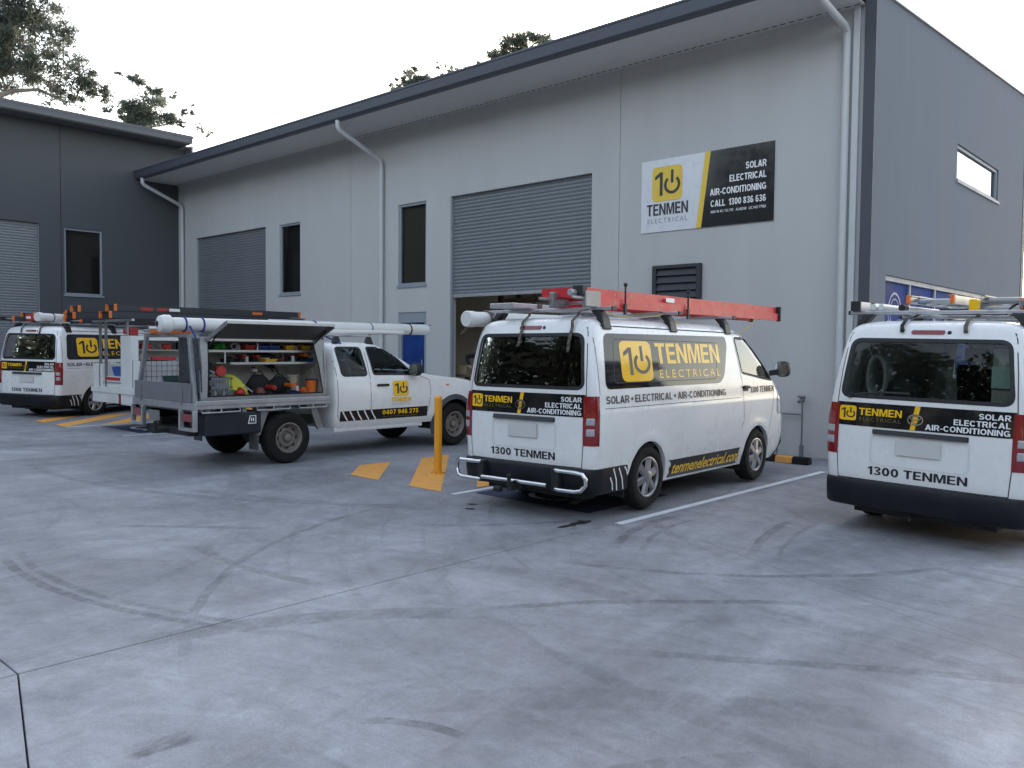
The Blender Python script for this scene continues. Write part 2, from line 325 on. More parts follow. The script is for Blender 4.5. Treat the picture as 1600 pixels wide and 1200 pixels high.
# ------------------------------------------------------------------ concrete yard
def circ(p, q, r):
    ax, ay = p; bx, by = q; cx, cy = r
    d = 2*(ax*(by-cy)+bx*(cy-ay)+cx*(ay-by))
    if abs(d) < 1e-6: d = 1e-6
    ux = ((ax*ax+ay*ay)*(by-cy)+(bx*bx+by*by)*(cy-ay)+(cx*cx+cy*cy)*(ay-by))/d
    uy = ((ax*ax+ay*ay)*(cx-bx)+(bx*bx+by*by)*(ax-cx)+(cx*cx+cy*cy)*(bx-ax))/d
    return ux, uy, math.hypot(ax-ux, ay-uy)
def concrete():
    mt = bpy.data.materials.new('yard_concrete'); t, b = nodes(mt); L = t.links.new; N = t.nodes.new
    ge = N('ShaderNodeNewGeometry'); P = ge.outputs['Position']
    def mth(op, a, c=None, d=None):
        n = N('ShaderNodeMath'); n.operation = op
        for i, v in enumerate((a, c, d)):
            if v is None: continue
            if isinstance(v, (int, float)): n.inputs[i].default_value = v
            else: L(v, n.inputs[i])
        return n.outputs[0]
    def noise(scale, detail=6, rough=.6, sc=None, rz=0, dist=0):
        src = P
        if sc:
            mp = N('ShaderNodeMapping'); mp.inputs['Scale'].default_value = sc; mp.inputs['Rotation'].default_value = (0, 0, rz); L(P, mp.inputs[0]); src = mp.outputs[0]
        n = N('ShaderNodeTexNoise'); n.inputs['Scale'].default_value = scale; n.inputs['Detail'].default_value = detail; n.inputs['Roughness'].default_value = rough; n.inputs['Distortion'].default_value = dist; L(src, n.inputs['Vector']); return n.outputs['Fac']
    def rng(v, a, c, lo, hi):
        n = N('ShaderNodeMapRange'); n.inputs[1].default_value = a; n.inputs[2].default_value = c; n.inputs[3].default_value = lo; n.inputs[4].default_value = hi; n.interpolation_type = 'SMOOTHSTEP'; L(v, n.inputs[0]); return n.outputs[0]
    k = rng(noise(.45, 5, .55, dist=.6), .3, .7, .78, 1.15)
    k = mth('MULTIPLY', k, rng(noise(1.1, 8, .65, (1, .22, 1), R(40), 1.0), .32, .68, .84, 1.11))
    k = mth('MULTIPLY', k, rng(noise(1.6, 8, .7, (.25, 1, 1), R(15), .8), .3, .7, .88, 1.09))
    k = mth('MULTIPLY', k, rng(noise(6, 8, .72, dist=.4), .3, .7, .85, 1.13))
    k = mth('MULTIPLY', k, rng(noise(110, 3, .6), .25, .75, .88, 1.1))
    # pale washed patches
    k = mth('MULTIPLY', k, rng(noise(.8, 9, .72, dist=1.2), .52, .68, .97, 1.14))
    br = rng(noise(9, 10, .8, (1, .5, 1)), .36, .60, .2, 1.0)
    xyz = N('ShaderNodeSeparateXYZ'); L(P, xyz.inputs[0]); flat = N('ShaderNodeCombineXYZ'); L(xyz.outputs[0], flat.inputs[0]); L(xyz.outputs[1], flat.inputs[1])
    def dist(x, y):
        n = N('ShaderNodeVectorMath'); n.operation = 'DISTANCE'; L(flat.outputs[0], n.inputs[0]); n.inputs[1].default_value = (x, y, 0); return n.outputs['Value']
    warp = mth('MULTIPLY', mth('SUBTRACT', noise(1.3, 2), .5), .10)
    marks = [((-7.88,2.28),(-5.67,2.10),(-4.81,2.34),.05,.50),((-7.9,2.42),(-5.72,2.20),(-4.86,2.44),.045,.40),((-7.89,2.92),(-7.16,3.62),(-6.4,4.27),.07,.42),
     ((-6.57,3.31),(-5.65,3.24),(-4.46,3.47),.07,.42),((-6.81,6.5),(-5.87,3.42),(-4.66,2.32),.05,.38),((-4.67,1.49),(-4.26,2.96),(-3.47,3.83),.16,.36),
     ((-3.58,3.95),(-3.05,4.62),(-1.86,5.62),.06,.46),((-3.53,5.26),(-2.73,5.82),(-1.56,7.81),.06,.42),((-3.89,5.43),(-4.31,6.51),(-4.37,7.53),.07,.46),
     ((-3.7,5.6),(-4.08,6.5),(-4.15,7.6),.04,.36),((-3.14,6.35),(-3.35,7.13),(-3.44,8.27),.06,.42),((-2.9,6.35),(-3.12,7.13),(-3.22,8.27),.035,.34),((-3.37,1.39),(-3.38,1.56),(-3.33,1.76),.09,.62),((-3.1,3.42),(-1.69,4.4),(-.9,4.88),.07,.36),
     ((-2.9,2.6),(-2.2,3.3),(-.8,4.1),.18,.26),((-5.2,4.2),(-3.9,4.6),(-2.2,4.4),.16,.26),((-9.5,4.4),(-7.6,5.0),(-5.6,6.3),.12,.34),((-14,4.5),(-9,4.2),(-6.4,5.9),.10,.30),((-3.0,2.2),(-2.75,2.42),(-2.4,2.46),.05,.5),
     ((-2.2,1.5),(-1.9,2.6),(-1.1,3.6),.09,.26),((-6.2,4.9),(-5.3,5.7),(-4.9,6.4),.06,.36),((-12,6.2),(-9.5,5.4),(-7.4,3.9),.2,.20),((-2.6,4.9),(-1.7,5.0),(-.6,4.7),.12,.26)]
    tot = None
    for p, q, r, w, s in marks:
        cx, cy, rad = circ(p, q, r); mx, my = q; half = .66*max(math.dist(p, q), math.dist(q, r))
        d = mth('ABSOLUTE', mth('ADD', mth('SUBTRACT', dist(cx, cy), rad), warp))
        a = rng(d, w*.55, w*.8, 1, 0); mask = rng(dist(mx, my), half*.72, half*1.25, 1, 0)
        e = mth('MULTIPLY', mth('MULTIPLY', a, mask), s*.95)
        tot = e if tot is None else mth('MAXIMUM', tot, e)
    tot = mth('MULTIPLY', tot, br)
    # bundles of curved tyre scuffs: noise stretched along circles
    for cx, cy, r0, r1, s, fr in ((-9.5, .5, 1.2, 9, .30, 5), (-1.0, 10.5, 2.5, 9.5, .34, 6), (-2.0, -2.5, 2.5, 9, .30, 7), (-6.5, 9.0, 3.0, 8, .22, 6)):
        dx = mth('SUBTRACT', xyz.outputs[0], cx); dy = mth('SUBTRACT', xyz.outputs[1], cy); r = mth('ADD', dist(cx, cy), warp); th = mth('ARCTAN2', dy, dx)
        pv = N('ShaderNodeCombineXYZ'); L(mth('MULTIPLY', r, fr), pv.inputs[0]); L(mth('MULTIPLY', th, 1.6), pv.inputs[1]); pv.inputs[2].default_value = cx*3.1
        n = N('ShaderNodeTexNoise'); n.inputs['Scale'].default_value = 1; n.inputs['Detail'].default_value = 5; n.inputs['Roughness'].default_value = .62; L(pv.outputs[0], n.inputs['Vector'])
        m_ = mth('MULTIPLY', rng(dist(cx, cy), r0, r0+1, 0, 1), rng(dist(cx, cy), r1-2, r1, 1, 0))
        sc_ = mth('MULTIPLY', mth('MULTIPLY', rng(n.outputs['Fac'], .53, .70, 0, s), m_), br)
        tot = mth('MAXIMUM', tot, mth('MULTIPLY', sc_, .75))
    k = mth('MULTIPLY', k, mth('SUBTRACT', 1, tot))
    # saw cut running across the right hand slab, worn drip stains
    a, c = (-3.75, 6.53), (-0.97, 5.24); nx, ny = -(c[1]-a[1]), (c[0]-a[0]); l = math.hypot(nx, ny); nx /= l; ny /= l
    dl = N('ShaderNodeVectorMath'); dl.operation = 'DOT_PRODUCT'; L(flat.outputs[0], dl.inputs[0]); dl.inputs[1].default_value = (nx, ny, 0)
    cut = rng(mth('ABSOLUTE', mth('SUBTRACT', dl.outputs['Value'], a[0]*nx+a[1]*ny)), .003, .010, .72, 1)
    inside = rng(dist(-1.2, 5.3), 2.6, 2.8, 0, 1)
    k = mth('MULTIPLY', k, mth('MAXIMUM', cut, inside))
    st = rng(noise(14, 5, .7, dist=.5), .68, .74, 0, .35)
    k = mth('MULTIPLY', k, mth('SUBTRACT', 1, st))
    col = N('ShaderNodeMix'); col.data_type = 'RGBA'; L(noise(.6, 6, .6), col.inputs['Factor']); col.inputs['A'].default_value = (.285, .282, .308, 1); col.inputs['B'].default_value = (.270, .282, .302, 1)
    sc = N('ShaderNodeVectorMath'); sc.operation = 'SCALE'; L(col.outputs['Result'], sc.inputs[0]); L(k, sc.inputs['Scale']); L(sc.outputs[0], b.inputs['Base Color'])
    L(rng(noise(3, 6), .3, .7, .55, .8), b.inputs['Roughness'])
    bp = N('ShaderNodeBump'); bp.inputs['Strength'].default_value = .25; bp.inputs['Distance'].default_value = .006; L(noise(60, 5, .7), bp.inputs['Height']); L(bp.outputs[0], b.inputs['Normal'])
    return mt
conc = concrete()
far_ground = pm('far_ground', (.20,.20,.19), .9, var=.15, scale=.2)
jointm = pm('joint_filler', (.07,.07,.075), .9)
g = MB(); XS = [-400, -60, -27, 14, 40, 400]; zz = [gz(-60), gz(-60), gz(-27), gz(14), gz(40), gz(40)]
for i in range(5): g.add([(XS[i],-400,zz[i]-.035),(XS[i+1],-400,zz[i+1]-.035),(XS[i+1],500,zz[i+1]-.035),(XS[i],500,zz[i]-.035)], [(0,1,2,3)])
ground = tag(g.build('ground', jointm), kind='structure')
def slab(x0, x1, y0, y1, name='slab', par=ground, top=0, mat=None):
    s = MB().add([(x0,y0,gz(x0)-.2),(x1,y0,gz(x1)-.2),(x1,y1,gz(x1)-.2),(x0,y1,gz(x0)-.2),(x0,y0,gz(x0)+top),(x1,y0,gz(x1)+top),(x1,y1,gz(x1)+top),(x0,y1,gz(x0)+top)], [(3,2,1,0),(4,5,6,7),(0,1,5,4),(1,2,6,5),(2,3,7,6),(3,0,4,7)])
    return s.build(name, mat or conc, par, bevel=.006)
JX, JY = -4.60, 1.26
for x0, x1 in ((-60, JX-.006), (JX+.006, 40)):
    jl = lambda x: 1.40 if x < JX else 1.40-.2735*(x-JX)
    for near in (0, 1):
        e0, e1 = jl(x0), jl(x1); q = [(x0,-40),(x1,-40),(x1,e1-.004),(x0,e0-.004)] if near else [(x0,e0+.004),(x1,e1+.004),(x1,40),(x0,40)]
        MB().add([(x, y, gz(x)-.2) for x, y in q]+[(x, y, gz(x)) for x, y in q], [(3,2,1,0),(4,5,6,7),(0,1,5,4),(1,2,6,5),(2,3,7,6),(3,0,4,7)]).build('slab', conc, ground, bevel=.004)
# --- painted markings, each a thin sheet a few mm above the concrete
paintw = pm('white_line_paint', (.68,.71,.75), .7, var=.08, scale=12, dirt=.4, dcol=(.33,.33,.34), dscale=5)
painty = pm('yellow_line_paint', (.84,.38,.06), .7, var=.1, scale=10, dirt=.75, dcol=(.33,.28,.24), dscale=7)
paintb = pm('blue_paint', (.010,.022,.07), .7, var=.12, scale=10, dirt=.4, dcol=(.12,.13,.16), dscale=5)
def sheet(name, poly, mat, h=.004):
    mb = MB().add([(x, y, gz(x)+h) for x, y in poly], [tuple(range(len(poly)))]); o = mb.build(name, mat, fix=False); return tag(o, kind='structure')
for x, y0, y1 in ((-4.55, 6.5, 11.35), (-6.76, 6.45, 11.3), (-14.78, 6.2, 11.3), (-16.92, 6.05, 11.3)):
    sheet('parking_line', [(x-.045,y0),(x+.045,y0),(x+.045,y1),(x-.045,y1)], paintw)
def clip(poly, ax, lim, keep_less):
    out = []
    for i in range(len(poly)):
        a, c = poly[i-1], poly[i]; ia = (a[ax] <= lim) == keep_less; ic = (c[ax] <= lim) == keep_less
        if ia != ic: t = (lim-a[ax])/(c[ax]-a[ax]); out.append((a[0]+(c[0]-a[0])*t, a[1]+(c[1]-a[1])*t))
        if ic: out.append(c)
    return out
def hatch(xa, xb, ya, yb, c0):
    for k in range(7):
        c = c0+1.13*k; poly = [(-60, c+60), (-60, c+.55+60), (20, c+.55-20), (20, c-20)]
        for ax, lim, less in ((0, xb, True), (0, xa, False), (1, yb, True), (1, ya, False)):
            poly = clip(poly, ax, lim, less)
            if len(poly) < 3: break
        if len(poly) >= 3: sheet('hatch_stripe', poly, painty)
hatch(-9.24, -6.88, 6.46, 11.4, -2.18)
hatch(-19.2, -17.02, 6.05, 11.4, -12.6)
def access_mark(cx, cy):
    o = sheet('access_symbol', [(cx-.8,cy-.75),(cx+.8,cy-.75),(cx+.8,cy+.75),(cx-.8,cy+.75)], paintb)
    mb = MB(); fn = lambda a, c: (cx+a, cy+c, gz(cx+a)+.008)
    arc_strip(-.02, -.15, .34, .08, 150, 400, 20, fn, mb); arc_strip(-.05, .5, .0501, .1, 0, 360, 12, fn, mb)
    for q in ([(-.10,.38),(0,.38),(0,-.12),(-.10,-.12)], [(0,.12),(.22,.12),(.22,.04),(0,.04)], [(0,-.04),(.26,-.04),(.26,-.12),(0,-.12)], [(.20,-.12),(.30,-.12),(.44,-.5),(.34,-.5)]): mb.add([fn(*p) for p in q], [(0,1,2,3)])
    mb.build('wheelchair_figure', paintw, o, fix=False)
access_mark(-5.85, 7.45); access_mark(-15.85, 7.35)
oil = pm('oil_stain', (.035,.032,.035), .45, var=.2)
def stain(cx, cy, pts):
    sheet('oil_stain', [(cx+a, cy+c) for a, c in pts], oil, .003)
stain(-4.84, 6.2, [(-.02,-.24),(.03,-.2),(.03,-.1),(.06,-.04),(.02,.0),(.07,.08),(.05,.2),(0,.26),(-.02,.2),(-.09,.16),(-.03,.1),(-.05,.02),(-.02,-.05),(-.03,-.15)])
stain(-6.2, 6.2, [(-.05,-.03),(.02,-.05),(.06,0),(.03,.04),(-.03,.04)]); stain(-6.05, 6.02, [(-.05,-.04),(.04,-.05),(.07,.01),(.0,.04)])

# ------------------------------------------------------------------ main warehouse
YF = 12.74
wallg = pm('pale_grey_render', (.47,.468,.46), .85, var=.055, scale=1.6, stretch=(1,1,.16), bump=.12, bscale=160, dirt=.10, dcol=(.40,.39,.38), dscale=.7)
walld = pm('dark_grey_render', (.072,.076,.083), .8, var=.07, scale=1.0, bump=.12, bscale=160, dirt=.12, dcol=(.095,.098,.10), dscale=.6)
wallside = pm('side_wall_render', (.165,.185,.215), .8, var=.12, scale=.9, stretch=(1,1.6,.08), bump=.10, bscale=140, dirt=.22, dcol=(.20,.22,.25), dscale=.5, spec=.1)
shaded_strip = pm('corner_strip', (.060,.068,.082), .6, var=.06)  # same paint as side wall; their lit and shaded tones put into colour
steel_blue = pm('gutter_colour', (.07,.078,.098), .4, var=.06, metal=.1)
soff_m = pm('soffit_board', (.62,.62,.61), .7, var=.04)
pipe_m = pm('downpipe_paint', (.52,.53,.53), .5, var=.05)
shutter_m = pm('shutter_steel', (.185,.20,.215), .5, metal=.15, var=.05, scale=3)
frame_m = pm('window_frame', (.27,.30,.34), .5, metal=0, spec=.2, var=.05)
def wall_mesh(u0, u1, v0, v1, opens, th, fn):
    """wall with rectangular openings; fn(u, v, depth) -> world"""
    us = sorted({u0, u1, *[q for o in opens for q in o[:2]]}); vs_ = sorted({v0, v1, *[q for o in opens for q in o[2:]]}); mb = MB()
    us = [q for q in us if u0 <= q <= u1]; vs_ = [q for q in vs_ if v0 <= q <= v1]
    for i in range(len(us)-1):
        for j in range(len(vs_)-1):
            cu, cv = (us[i]+us[i+1])/2, (vs_[j]+vs_[j+1])/2
            if any(o[0] < cu < o[1] and o[2] < cv < o[3] for o in opens): continue
            a, c, d, e = us[i], us[i+1], vs_[j], vs_[j+1]
            mb.add([fn(a,d,0),fn(c,d,0),fn(c,e,0),fn(a,e,0)], [(0,1,2,3)]); mb.add([fn(a,d,th),fn(c,d,th),fn(c,e,th),fn(a,e,th)], [(3,2,1,0)])
    for a, c, d, e in [(u0,u1,v0,v1)]+list(opens):
        for p, q in (((a,d),(c,d)),((c,d),(c,e)),((c,e),(a,e)),((a,e),(a,d))): mb.add([fn(*p,0),fn(*q,0),fn(*q,th),fn(*p,th)], [(0,1,2,3)])
    return mb
fy = lambda u, v, d: (u, YF+d, v)
warehouse = empty('warehouse', (-15, YF, 0), label='long pale grey rendered warehouse with two roller doors and overhanging gutter', cat='warehouse')
def loc(o): o.matrix_parent_inverse = Matrix.Translation((15, -YF, 0)); return o
ZT = 6.72
panels = [(-26.05,-17.045,[(-24.9,-20.93,-.3,4.95),(-20.23,-19.24,3.04,4.93),(-20.23,-19.24,-.3,2.43)]), (-17.033,-8.997,[(-13.47,-9.62,-.3,4.93),(-15.23,-14.26,3.06,4.93),(-15.22,-14.24,-.3,2.44)]), (-8.985,-4.62,[])]
for x0, x1, op in panels: loc(wall_mesh(x0, x1, -.3, ZT, op, .18, fy).build('wall_panel', wallg, warehouse))
bk = MB().bb(-17.06,-17.02,YF+.012,YF+.17,-.3,ZT).bb(-9.01,-8.97,YF+.012,YF+.17,-.3,ZT); loc(bk.build('joint_sealant', pm('grey_sealant', (.30,.30,.30), .8), warehouse))
# side wall with a raking parapet
XW = -4.46
def side_top(y): return 6.86+(y-12.7)*.0634
sw = MB()
opens = [(13.34, 24.0, 0.75, 2.80), (16.95, 20.0, 4.79, 5.45)]
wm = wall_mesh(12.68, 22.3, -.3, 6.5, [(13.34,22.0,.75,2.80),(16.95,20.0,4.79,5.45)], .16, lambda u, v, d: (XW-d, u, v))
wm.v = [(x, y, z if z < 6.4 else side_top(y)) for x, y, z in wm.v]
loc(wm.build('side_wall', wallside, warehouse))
loc(MB().bb(XW-.158, XW+.006, 12.655, 12.677, -.3, side_top(12.68)).build('corner_strip', shaded_strip, warehouse))
loc(MB().bb(XW-.4, XW+.01, 22.31, 22.6, -.3, 7.6).build('corner_strip', shaded_strip, warehouse))
cp = MB().bar((XW-.08, 12.6, side_top(12.6)+.05), (XW-.08, 22.35, side_top(22.35)+.05), .24, .10, (0,0,1)); loc(cp.build('parapet_cap', alu, warehouse, bevel=.008))
# rest of the shell, interior
inner = pm('unit_interior', (.80,.71,.56), .9, var=.12, scale=1.0)
for a, n in (((-26.05,-4.63,22.3,22.45,-.3,7.4),'back_wall'), ((-26.2,-26.06,12.95,22.3,-.3,7.2),'end_wall'), ((-15.95,-15.8,12.95,22.3,-.3,6.9),'party_wall')):
    loc(MB().bb(*a).build(n, inner, warehouse))
loc(MB().bb(-15.78,-4.64,15.0,15.1,-.3,6.7).build('partition_wall', inner, warehouse))
def rz_(y): return 6.93+(y-11.36)*.0557-.02
for x0, x1, y0, y1, n_, mt_ in ((-26.3,-13.6,11.37,22.5,'roof',steel_blue), (-9.4,-4.64,11.37,22.5,'roof',steel_blue), (-13.6,-9.4,11.37,13.1,'roof',steel_blue), (-13.6,-9.4,14.9,22.5,'roof',steel_blue), (-13.6,-9.4,13.1,14.9,'added_skylight',glass('translucent_sheet', .7, 1.2))):  # skylight is added to let daylight into the open unit
    loc(MB().add([(x0,y0,rz_(y0)),(x1,y0,rz_(y0)),(x1,y1,rz_(y1)),(x0,y1,rz_(y1)),(x0,y0,rz_(y0)+.05),(x1,y0,rz_(y0)+.05),(x1,y1,rz_(y1)+.05),(x0,y1,rz_(y1)+.05)], [(3,2,1,0),(4,5,6,7),(0,1,5,4),(1,2,6,5),(2,3,7,6),(3,0,4,7)]).build(n_, mt_, warehouse))
loc(MB().bb(-26.04,-4.64,11.50,12.735,6.70,6.715).build('soffit', soff_m, warehouse))
# gutter: open quad profile
gp = [(11.50,6.69),(11.40,6.69),(11.355,6.73),(11.335,6.90),(11.32,6.92),(11.32,6.95),(11.345,6.95),(11.36,6.92),(11.378,6.745),(11.405,6.71),(11.50,6.71)]
loc(MB().prism(gp, lambda a, c: (-26.04, a, c), lambda a, c: (-4.6, a, c)).build('gutter', steel_blue, warehouse, smooth=30))
loc(MB().bb(-26.03,-4.61,11.505,11.53,6.72,6.92).build('fascia', steel_blue, warehouse))
vm = MB()
for i in range(150): vm.bb(-26+.1425*i, -26+.1425*i+.085, 12.61, 12.628, 6.694, 6.699)
loc(tag(vm.build('soffit_vents', dark, warehouse), kind='stuff'))
for x in (-25.66, -15.76, -4.88):
    p = [(x,11.42,6.70),(x,11.42,6.56),(x,11.46,6.50),(x,12.55,6.06),(x,12.65,5.98),(x,12.665,5.85),(x,12.665,gz(x)+.05)]
    if x > -6: p = [(x,11.42,6.70),(x,11.42,6.62),(x,11.46,6.57),(x,12.55,6.42),(x,12.65,6.36),(x,12.665,6.25),(x,12.665,gz(x)+.05)]
    dpo = loc(MB().tube(p, .055, 14).build('downpipe', pipe_m, warehouse, smooth=40))
loc(MB().bb(-4.80,-4.70,12.69,12.738,-.03,6.70).build('conduit_cover', pipe_m, warehouse, bevel=.01))
# roller doors: one object per slat
def slat_mesh(w):
    n = 6; prof = []
    for i in range(n+1): t = i/n; prof.append((-.012*math.sin(math.pi*t), t*.070))
    prof += [(.008,.072),(.008,.0769)]; mb = MB(); m_ = len(prof)
    mb.add([(x, a, c) for x in (0, w) for a, c in prof], [(i, i+1, m_+i+1, m_+i) for i in range(m_-1)])
    return mb.mesh('slat', shutter_m, smooth=60, fix=False)
def roller(x0, x1, zb, zt, par, face='Y', X=None):
    sm = slat_mesh(x1-x0); d = empty('roller_door'); d.parent = par; d.location = (x0+15, .09, 0) if face == 'Y' else (0,0,0)
    if face == 'X': d.location = (-.09, x0, 0); d.rotation_euler = (0,0,R(90))
    k = 0
    while zb+.0769*(k+1) < zt+.08: inst('slat', sm, d, (0, 0, zb+.0769*k)); k += 1
    w = x1-x0
    MB().bb(0,w,-.02,.02,zb-.07,zb-.002).build('bottom_rail', alu, d, bevel=.004)
    for a in (-.06, w+.005): MB().bb(a+.003,a+.055,-.05,.03,-.2,zt).build('guide', frame_m, d)
    return d
roller(-13.45, -9.64, 2.80, 4.93, warehouse); roller(-24.88, -20.95, .1, 4.95, warehouse)
def window(x0, x1, z0, z1, par, fn, pane=win_glass, fw=.055, mull=()):
    w = empty('window'); w.parent = par
    fr = MB()
    for a in ((x0,x1,z0,z0+fw),(x0,x1,z1-fw,z1),(x0,x0+fw,z0+fw,z1-fw),(x1-fw,x1,z0+fw,z1-fw)):
        fr.prism([(a[0],a[2]),(a[1],a[2]),(a[1],a[3]),(a[0],a[3])], lambda u, v: fn(u, v, .03), lambda u, v: fn(u, v, .11))
    fr.build('frame', frame_m, w, bevel=.004)
    xs = [x0+fw]+list(mull)+[x1-fw]
    for q in mull: MB().prism([(q-.03,z0+fw),(q+.03,z0+fw),(q+.03,z1-fw),(q-.03,z1-fw)], lambda u, v: fn(u, v, .035), lambda u, v: fn(u, v, .105)).build('mullion', frame_m, w)
    for i in range(len(xs)-1):
        a, c = xs[i]+(.03 if i else 0), xs[i+1]-(.03 if i < len(mull) else 0)
        MB().add([fn(a,z0+fw,.07),fn(c,z0+fw,.07),fn(c,z1-fw,.07),fn(a,z1-fw,.07)], [(0,1,2,3)]).build('pane', pane, w, fix=False)
    sl = MB().prism([(x0-.03,z0-.05),(x1+.03,z0-.05),(x1+.03,z0),(x0-.03,z0)], lambda u, v: fn(u, v, -.03), lambda u, v: fn(u, v, .10)); sl.build('sill', frame_m, w)
    return w
for x0, x1, z0, z1 in ((-20.23,-19.24,3.04,4.93), (-15.23,-14.26,3.06,4.93)): loc(window(x0, x1, z0, z1, warehouse, fy))
blind = pm('roller_blind', (.13,.115,.09), .9); loc(MB().bb(-15.18,-14.3,YF+.13,YF+.14,3.1,4.9).build('blind', blind, warehouse))
loc(MB().bb(-20.18,-19.28,YF+.25,YF+.26,3.0,4.95).build('blind', dark, warehouse))
bluepr = pm('blue_window_film', (.020,.05,.19), .6, var=.35, scale=2.5, spec=.03)
def entry(x0, x1, z1):
    d = empty('entry_door'); d.parent = warehouse; loc(d)
    fr = MB()
    for a in ((x0,x0+.09,0,z1),(x1-.09,x1,0,z1),(x0+.09,x1-.09,z1-.14,z1)): fr.bb(a[0],a[1],YF+.02,YF+.14,a[2]-.1,a[3])
    fr.build('frame', frame_m, d, bevel=.004)
    MB().bb(x0+.09,x1-.09,YF+.07,YF+.09,-.1,z1-.14).build('pane', bluepr, d)
    MB().tube([(x1-.16,YF+.06,.95),(x1-.16,YF+.01,.97),(x1-.16,YF+.01,1.35),(x1-.16,YF+.06,1.37)], .014).build('handle', chrome, d, smooth=40)
entry(-15.22, -14.24, 2.44); entry(-20.23, -19.24, 2.43)
# side windows
fx = lambda u, v, d: (XW-d, u, v)
sgl = glass('sky_reflecting_glass', .05, 2.6)
loc(window(16.95, 20.0, 4.79, 5.45, warehouse, fx, sgl, .06))
lw = loc(window(13.34, 22.0, .75, 2.80, warehouse, fx, bluepr, .08, [14.62,15.98,17.3,18.6,19.9,21.0]))
for cy_, cz_, rr in ((13.98, 2.25, .30), (15.3, 1.95, .22), (13.9, 1.5, .34)):
    mb = MB()
    arc_strip(cy_, cz_, rr, .035, 0, 360, 28, lambda u, v: (XW-.064, u, v), mb); arc_strip(cy_, cz_, rr*.7, .02, 20, 330, 24, lambda u, v: (XW-.064, u, v), mb)
    mb.build('film_print', pm('film_print', (.12,.19,.36), .5), lw, fix=False)
mb = MB()
for k in range(5): arc_strip(13.5+.22*k, 1.98+.05*math.sin(k*2), .10, .025, 10, 170, 8, lambda u, v: (XW-.064, u, v), mb)
mb.build('film_print', pm('film_print', (.12,.19,.36), .5), lw, fix=False)
# louvre vent on the facade
vent = empty('louvre_vent'); vent.parent = warehouse; loc(vent)
lv = pm('louvre_metal', (.030,.033,.040), .5, var=.1)
f_ = MB()
for a in ((-8.22,-7.26,2.20,2.26),(-8.22,-7.26,3.04,3.10),(-8.22,-8.14,2.26,3.04),(-7.34,-7.26,2.26,3.04)): f_.bb(a[0],a[1],YF-.07,YF+.0,a[2],a[3])
f_.build('vent_frame', lv, vent, bevel=.005)
MB().bb(-8.14,-7.34,YF-.01,YF-.004,2.26,3.04).build('vent_backing', dark, vent)
sl = MB().add([(-.40,-.06,0),(.40,-.06,0),(.40,-.012,.125),(-.40,-.012,.125),(-.40,-.052,0),(.40,-.052,0),(.40,-.004,.125),(-.40,-.004,.125)], [(0,1,2,3),(7,6,5,4),(0,4,5,1),(2,6,7,3),(1,5,6,2),(3,7,4,0)]).mesh('slat', lv)
for k in range(6): inst('slat', sl, vent, (-7.74, YF, 2.27+k*.13))
# water standpipe beside the van
brass = pm('galvanised_pipe', (.22,.23,.25), .5, metal=.6, var=.1)
tp = empty('standpipe'); tp.parent = warehouse; loc(tp)
MB().tube([(-5.42,12.64,-.03),(-5.42,12.64,.86)], .015).build('riser', brass, tp, smooth=40)
MB().tube([(-5.42,12.64,.64),(-5.8,12.64,.64),(-5.82,12.64,.60),(-5.82,12.64,.0)], .016).build('branch', brass, tp, smooth=40)
MB().bb(-5.445,-5.395,12.615,12.665,-.03,.16).cyl((-5.42,12.64,.83),(-5.42,12.64,.93),.038,12).cyl((-5.42,12.64,.86),(-5.42,12.50,.84),.025,10).cyl((-5.36,12.60,.92),(-5.48,12.60,.92),.02,8).build('tap', brass, tp, smooth=40)

# sign on the facade
sg = empty('company_sign', (-7.245, YF-.02, 4.325), label='black and white company sign with yellow diagonal stripe on the pale wall', cat='sign')
sgw = pm('sign_white', (.66,.67,.70), .3, var=.02, coat=.3); sgb = pm('sign_black', (.020,.021,.026), .12, var=.05, coat=.3)
sgy = pm('sign_yellow', (.75,.52,.06), .35, var=.05)
MB().bb(-1.255,1.255,0,.018,-.63,.63).build('panel', sgw, sg, bevel=.003)
fs = lambda u, v: (u, -.003, v); fs2 = lambda u, v: (u, -.005, v); fs3 = lambda u, v: (u, -.007, v)
MB().add([fs(*p) for p in [(-.045,-.63),(1.255,-.63),(1.255,.63),(.115,.63)]], [(0,1,2,3)]).build('black_field', sgb, sg, fix=False)
MB().add([fs2(*p) for p in [(-.14,-.63),(-.045,-.63),(.115,.63),(.015,.63)]], [(0,1,2,3)]).build('yellow_stripe', sgy, sg, fix=False)
sdk = pm('sign_dark_grey', (.040,.038,.040), .4)
logo((-1.03,-.42,-.10,.50), fs2, fs3, sgy, sdk, sg)
letter('TENMEN', (-1.13,-.30,-.34,-.14), fs2, sdk, sg, bold=.03)
letter('ELECTRICAL', (-1.11,-.31,-.475,-.395), fs2, pm('sign_mid_grey', (.22,.22,.23), .4), sg, bold=-.008, spacing=1.4)
for s_, b_ in (('SOLAR',(.755,1.115,.25,.36)), ('ELECTRICAL',(.47,1.115,.075,.185)), ('AIR-CONDITIONING',(.115,1.115,-.115,-.005)), ('CALL  1300 836 636',(.13,1.115,-.305,-.195))): letter(s_, b_, fs2, textwht, sg, bold=.026)
letter('ABN 96 451 765 743   AU42558   LIC NO 77983', (.13,1.115,-.41,-.365), fs2, textwht, sg, bold=.01)

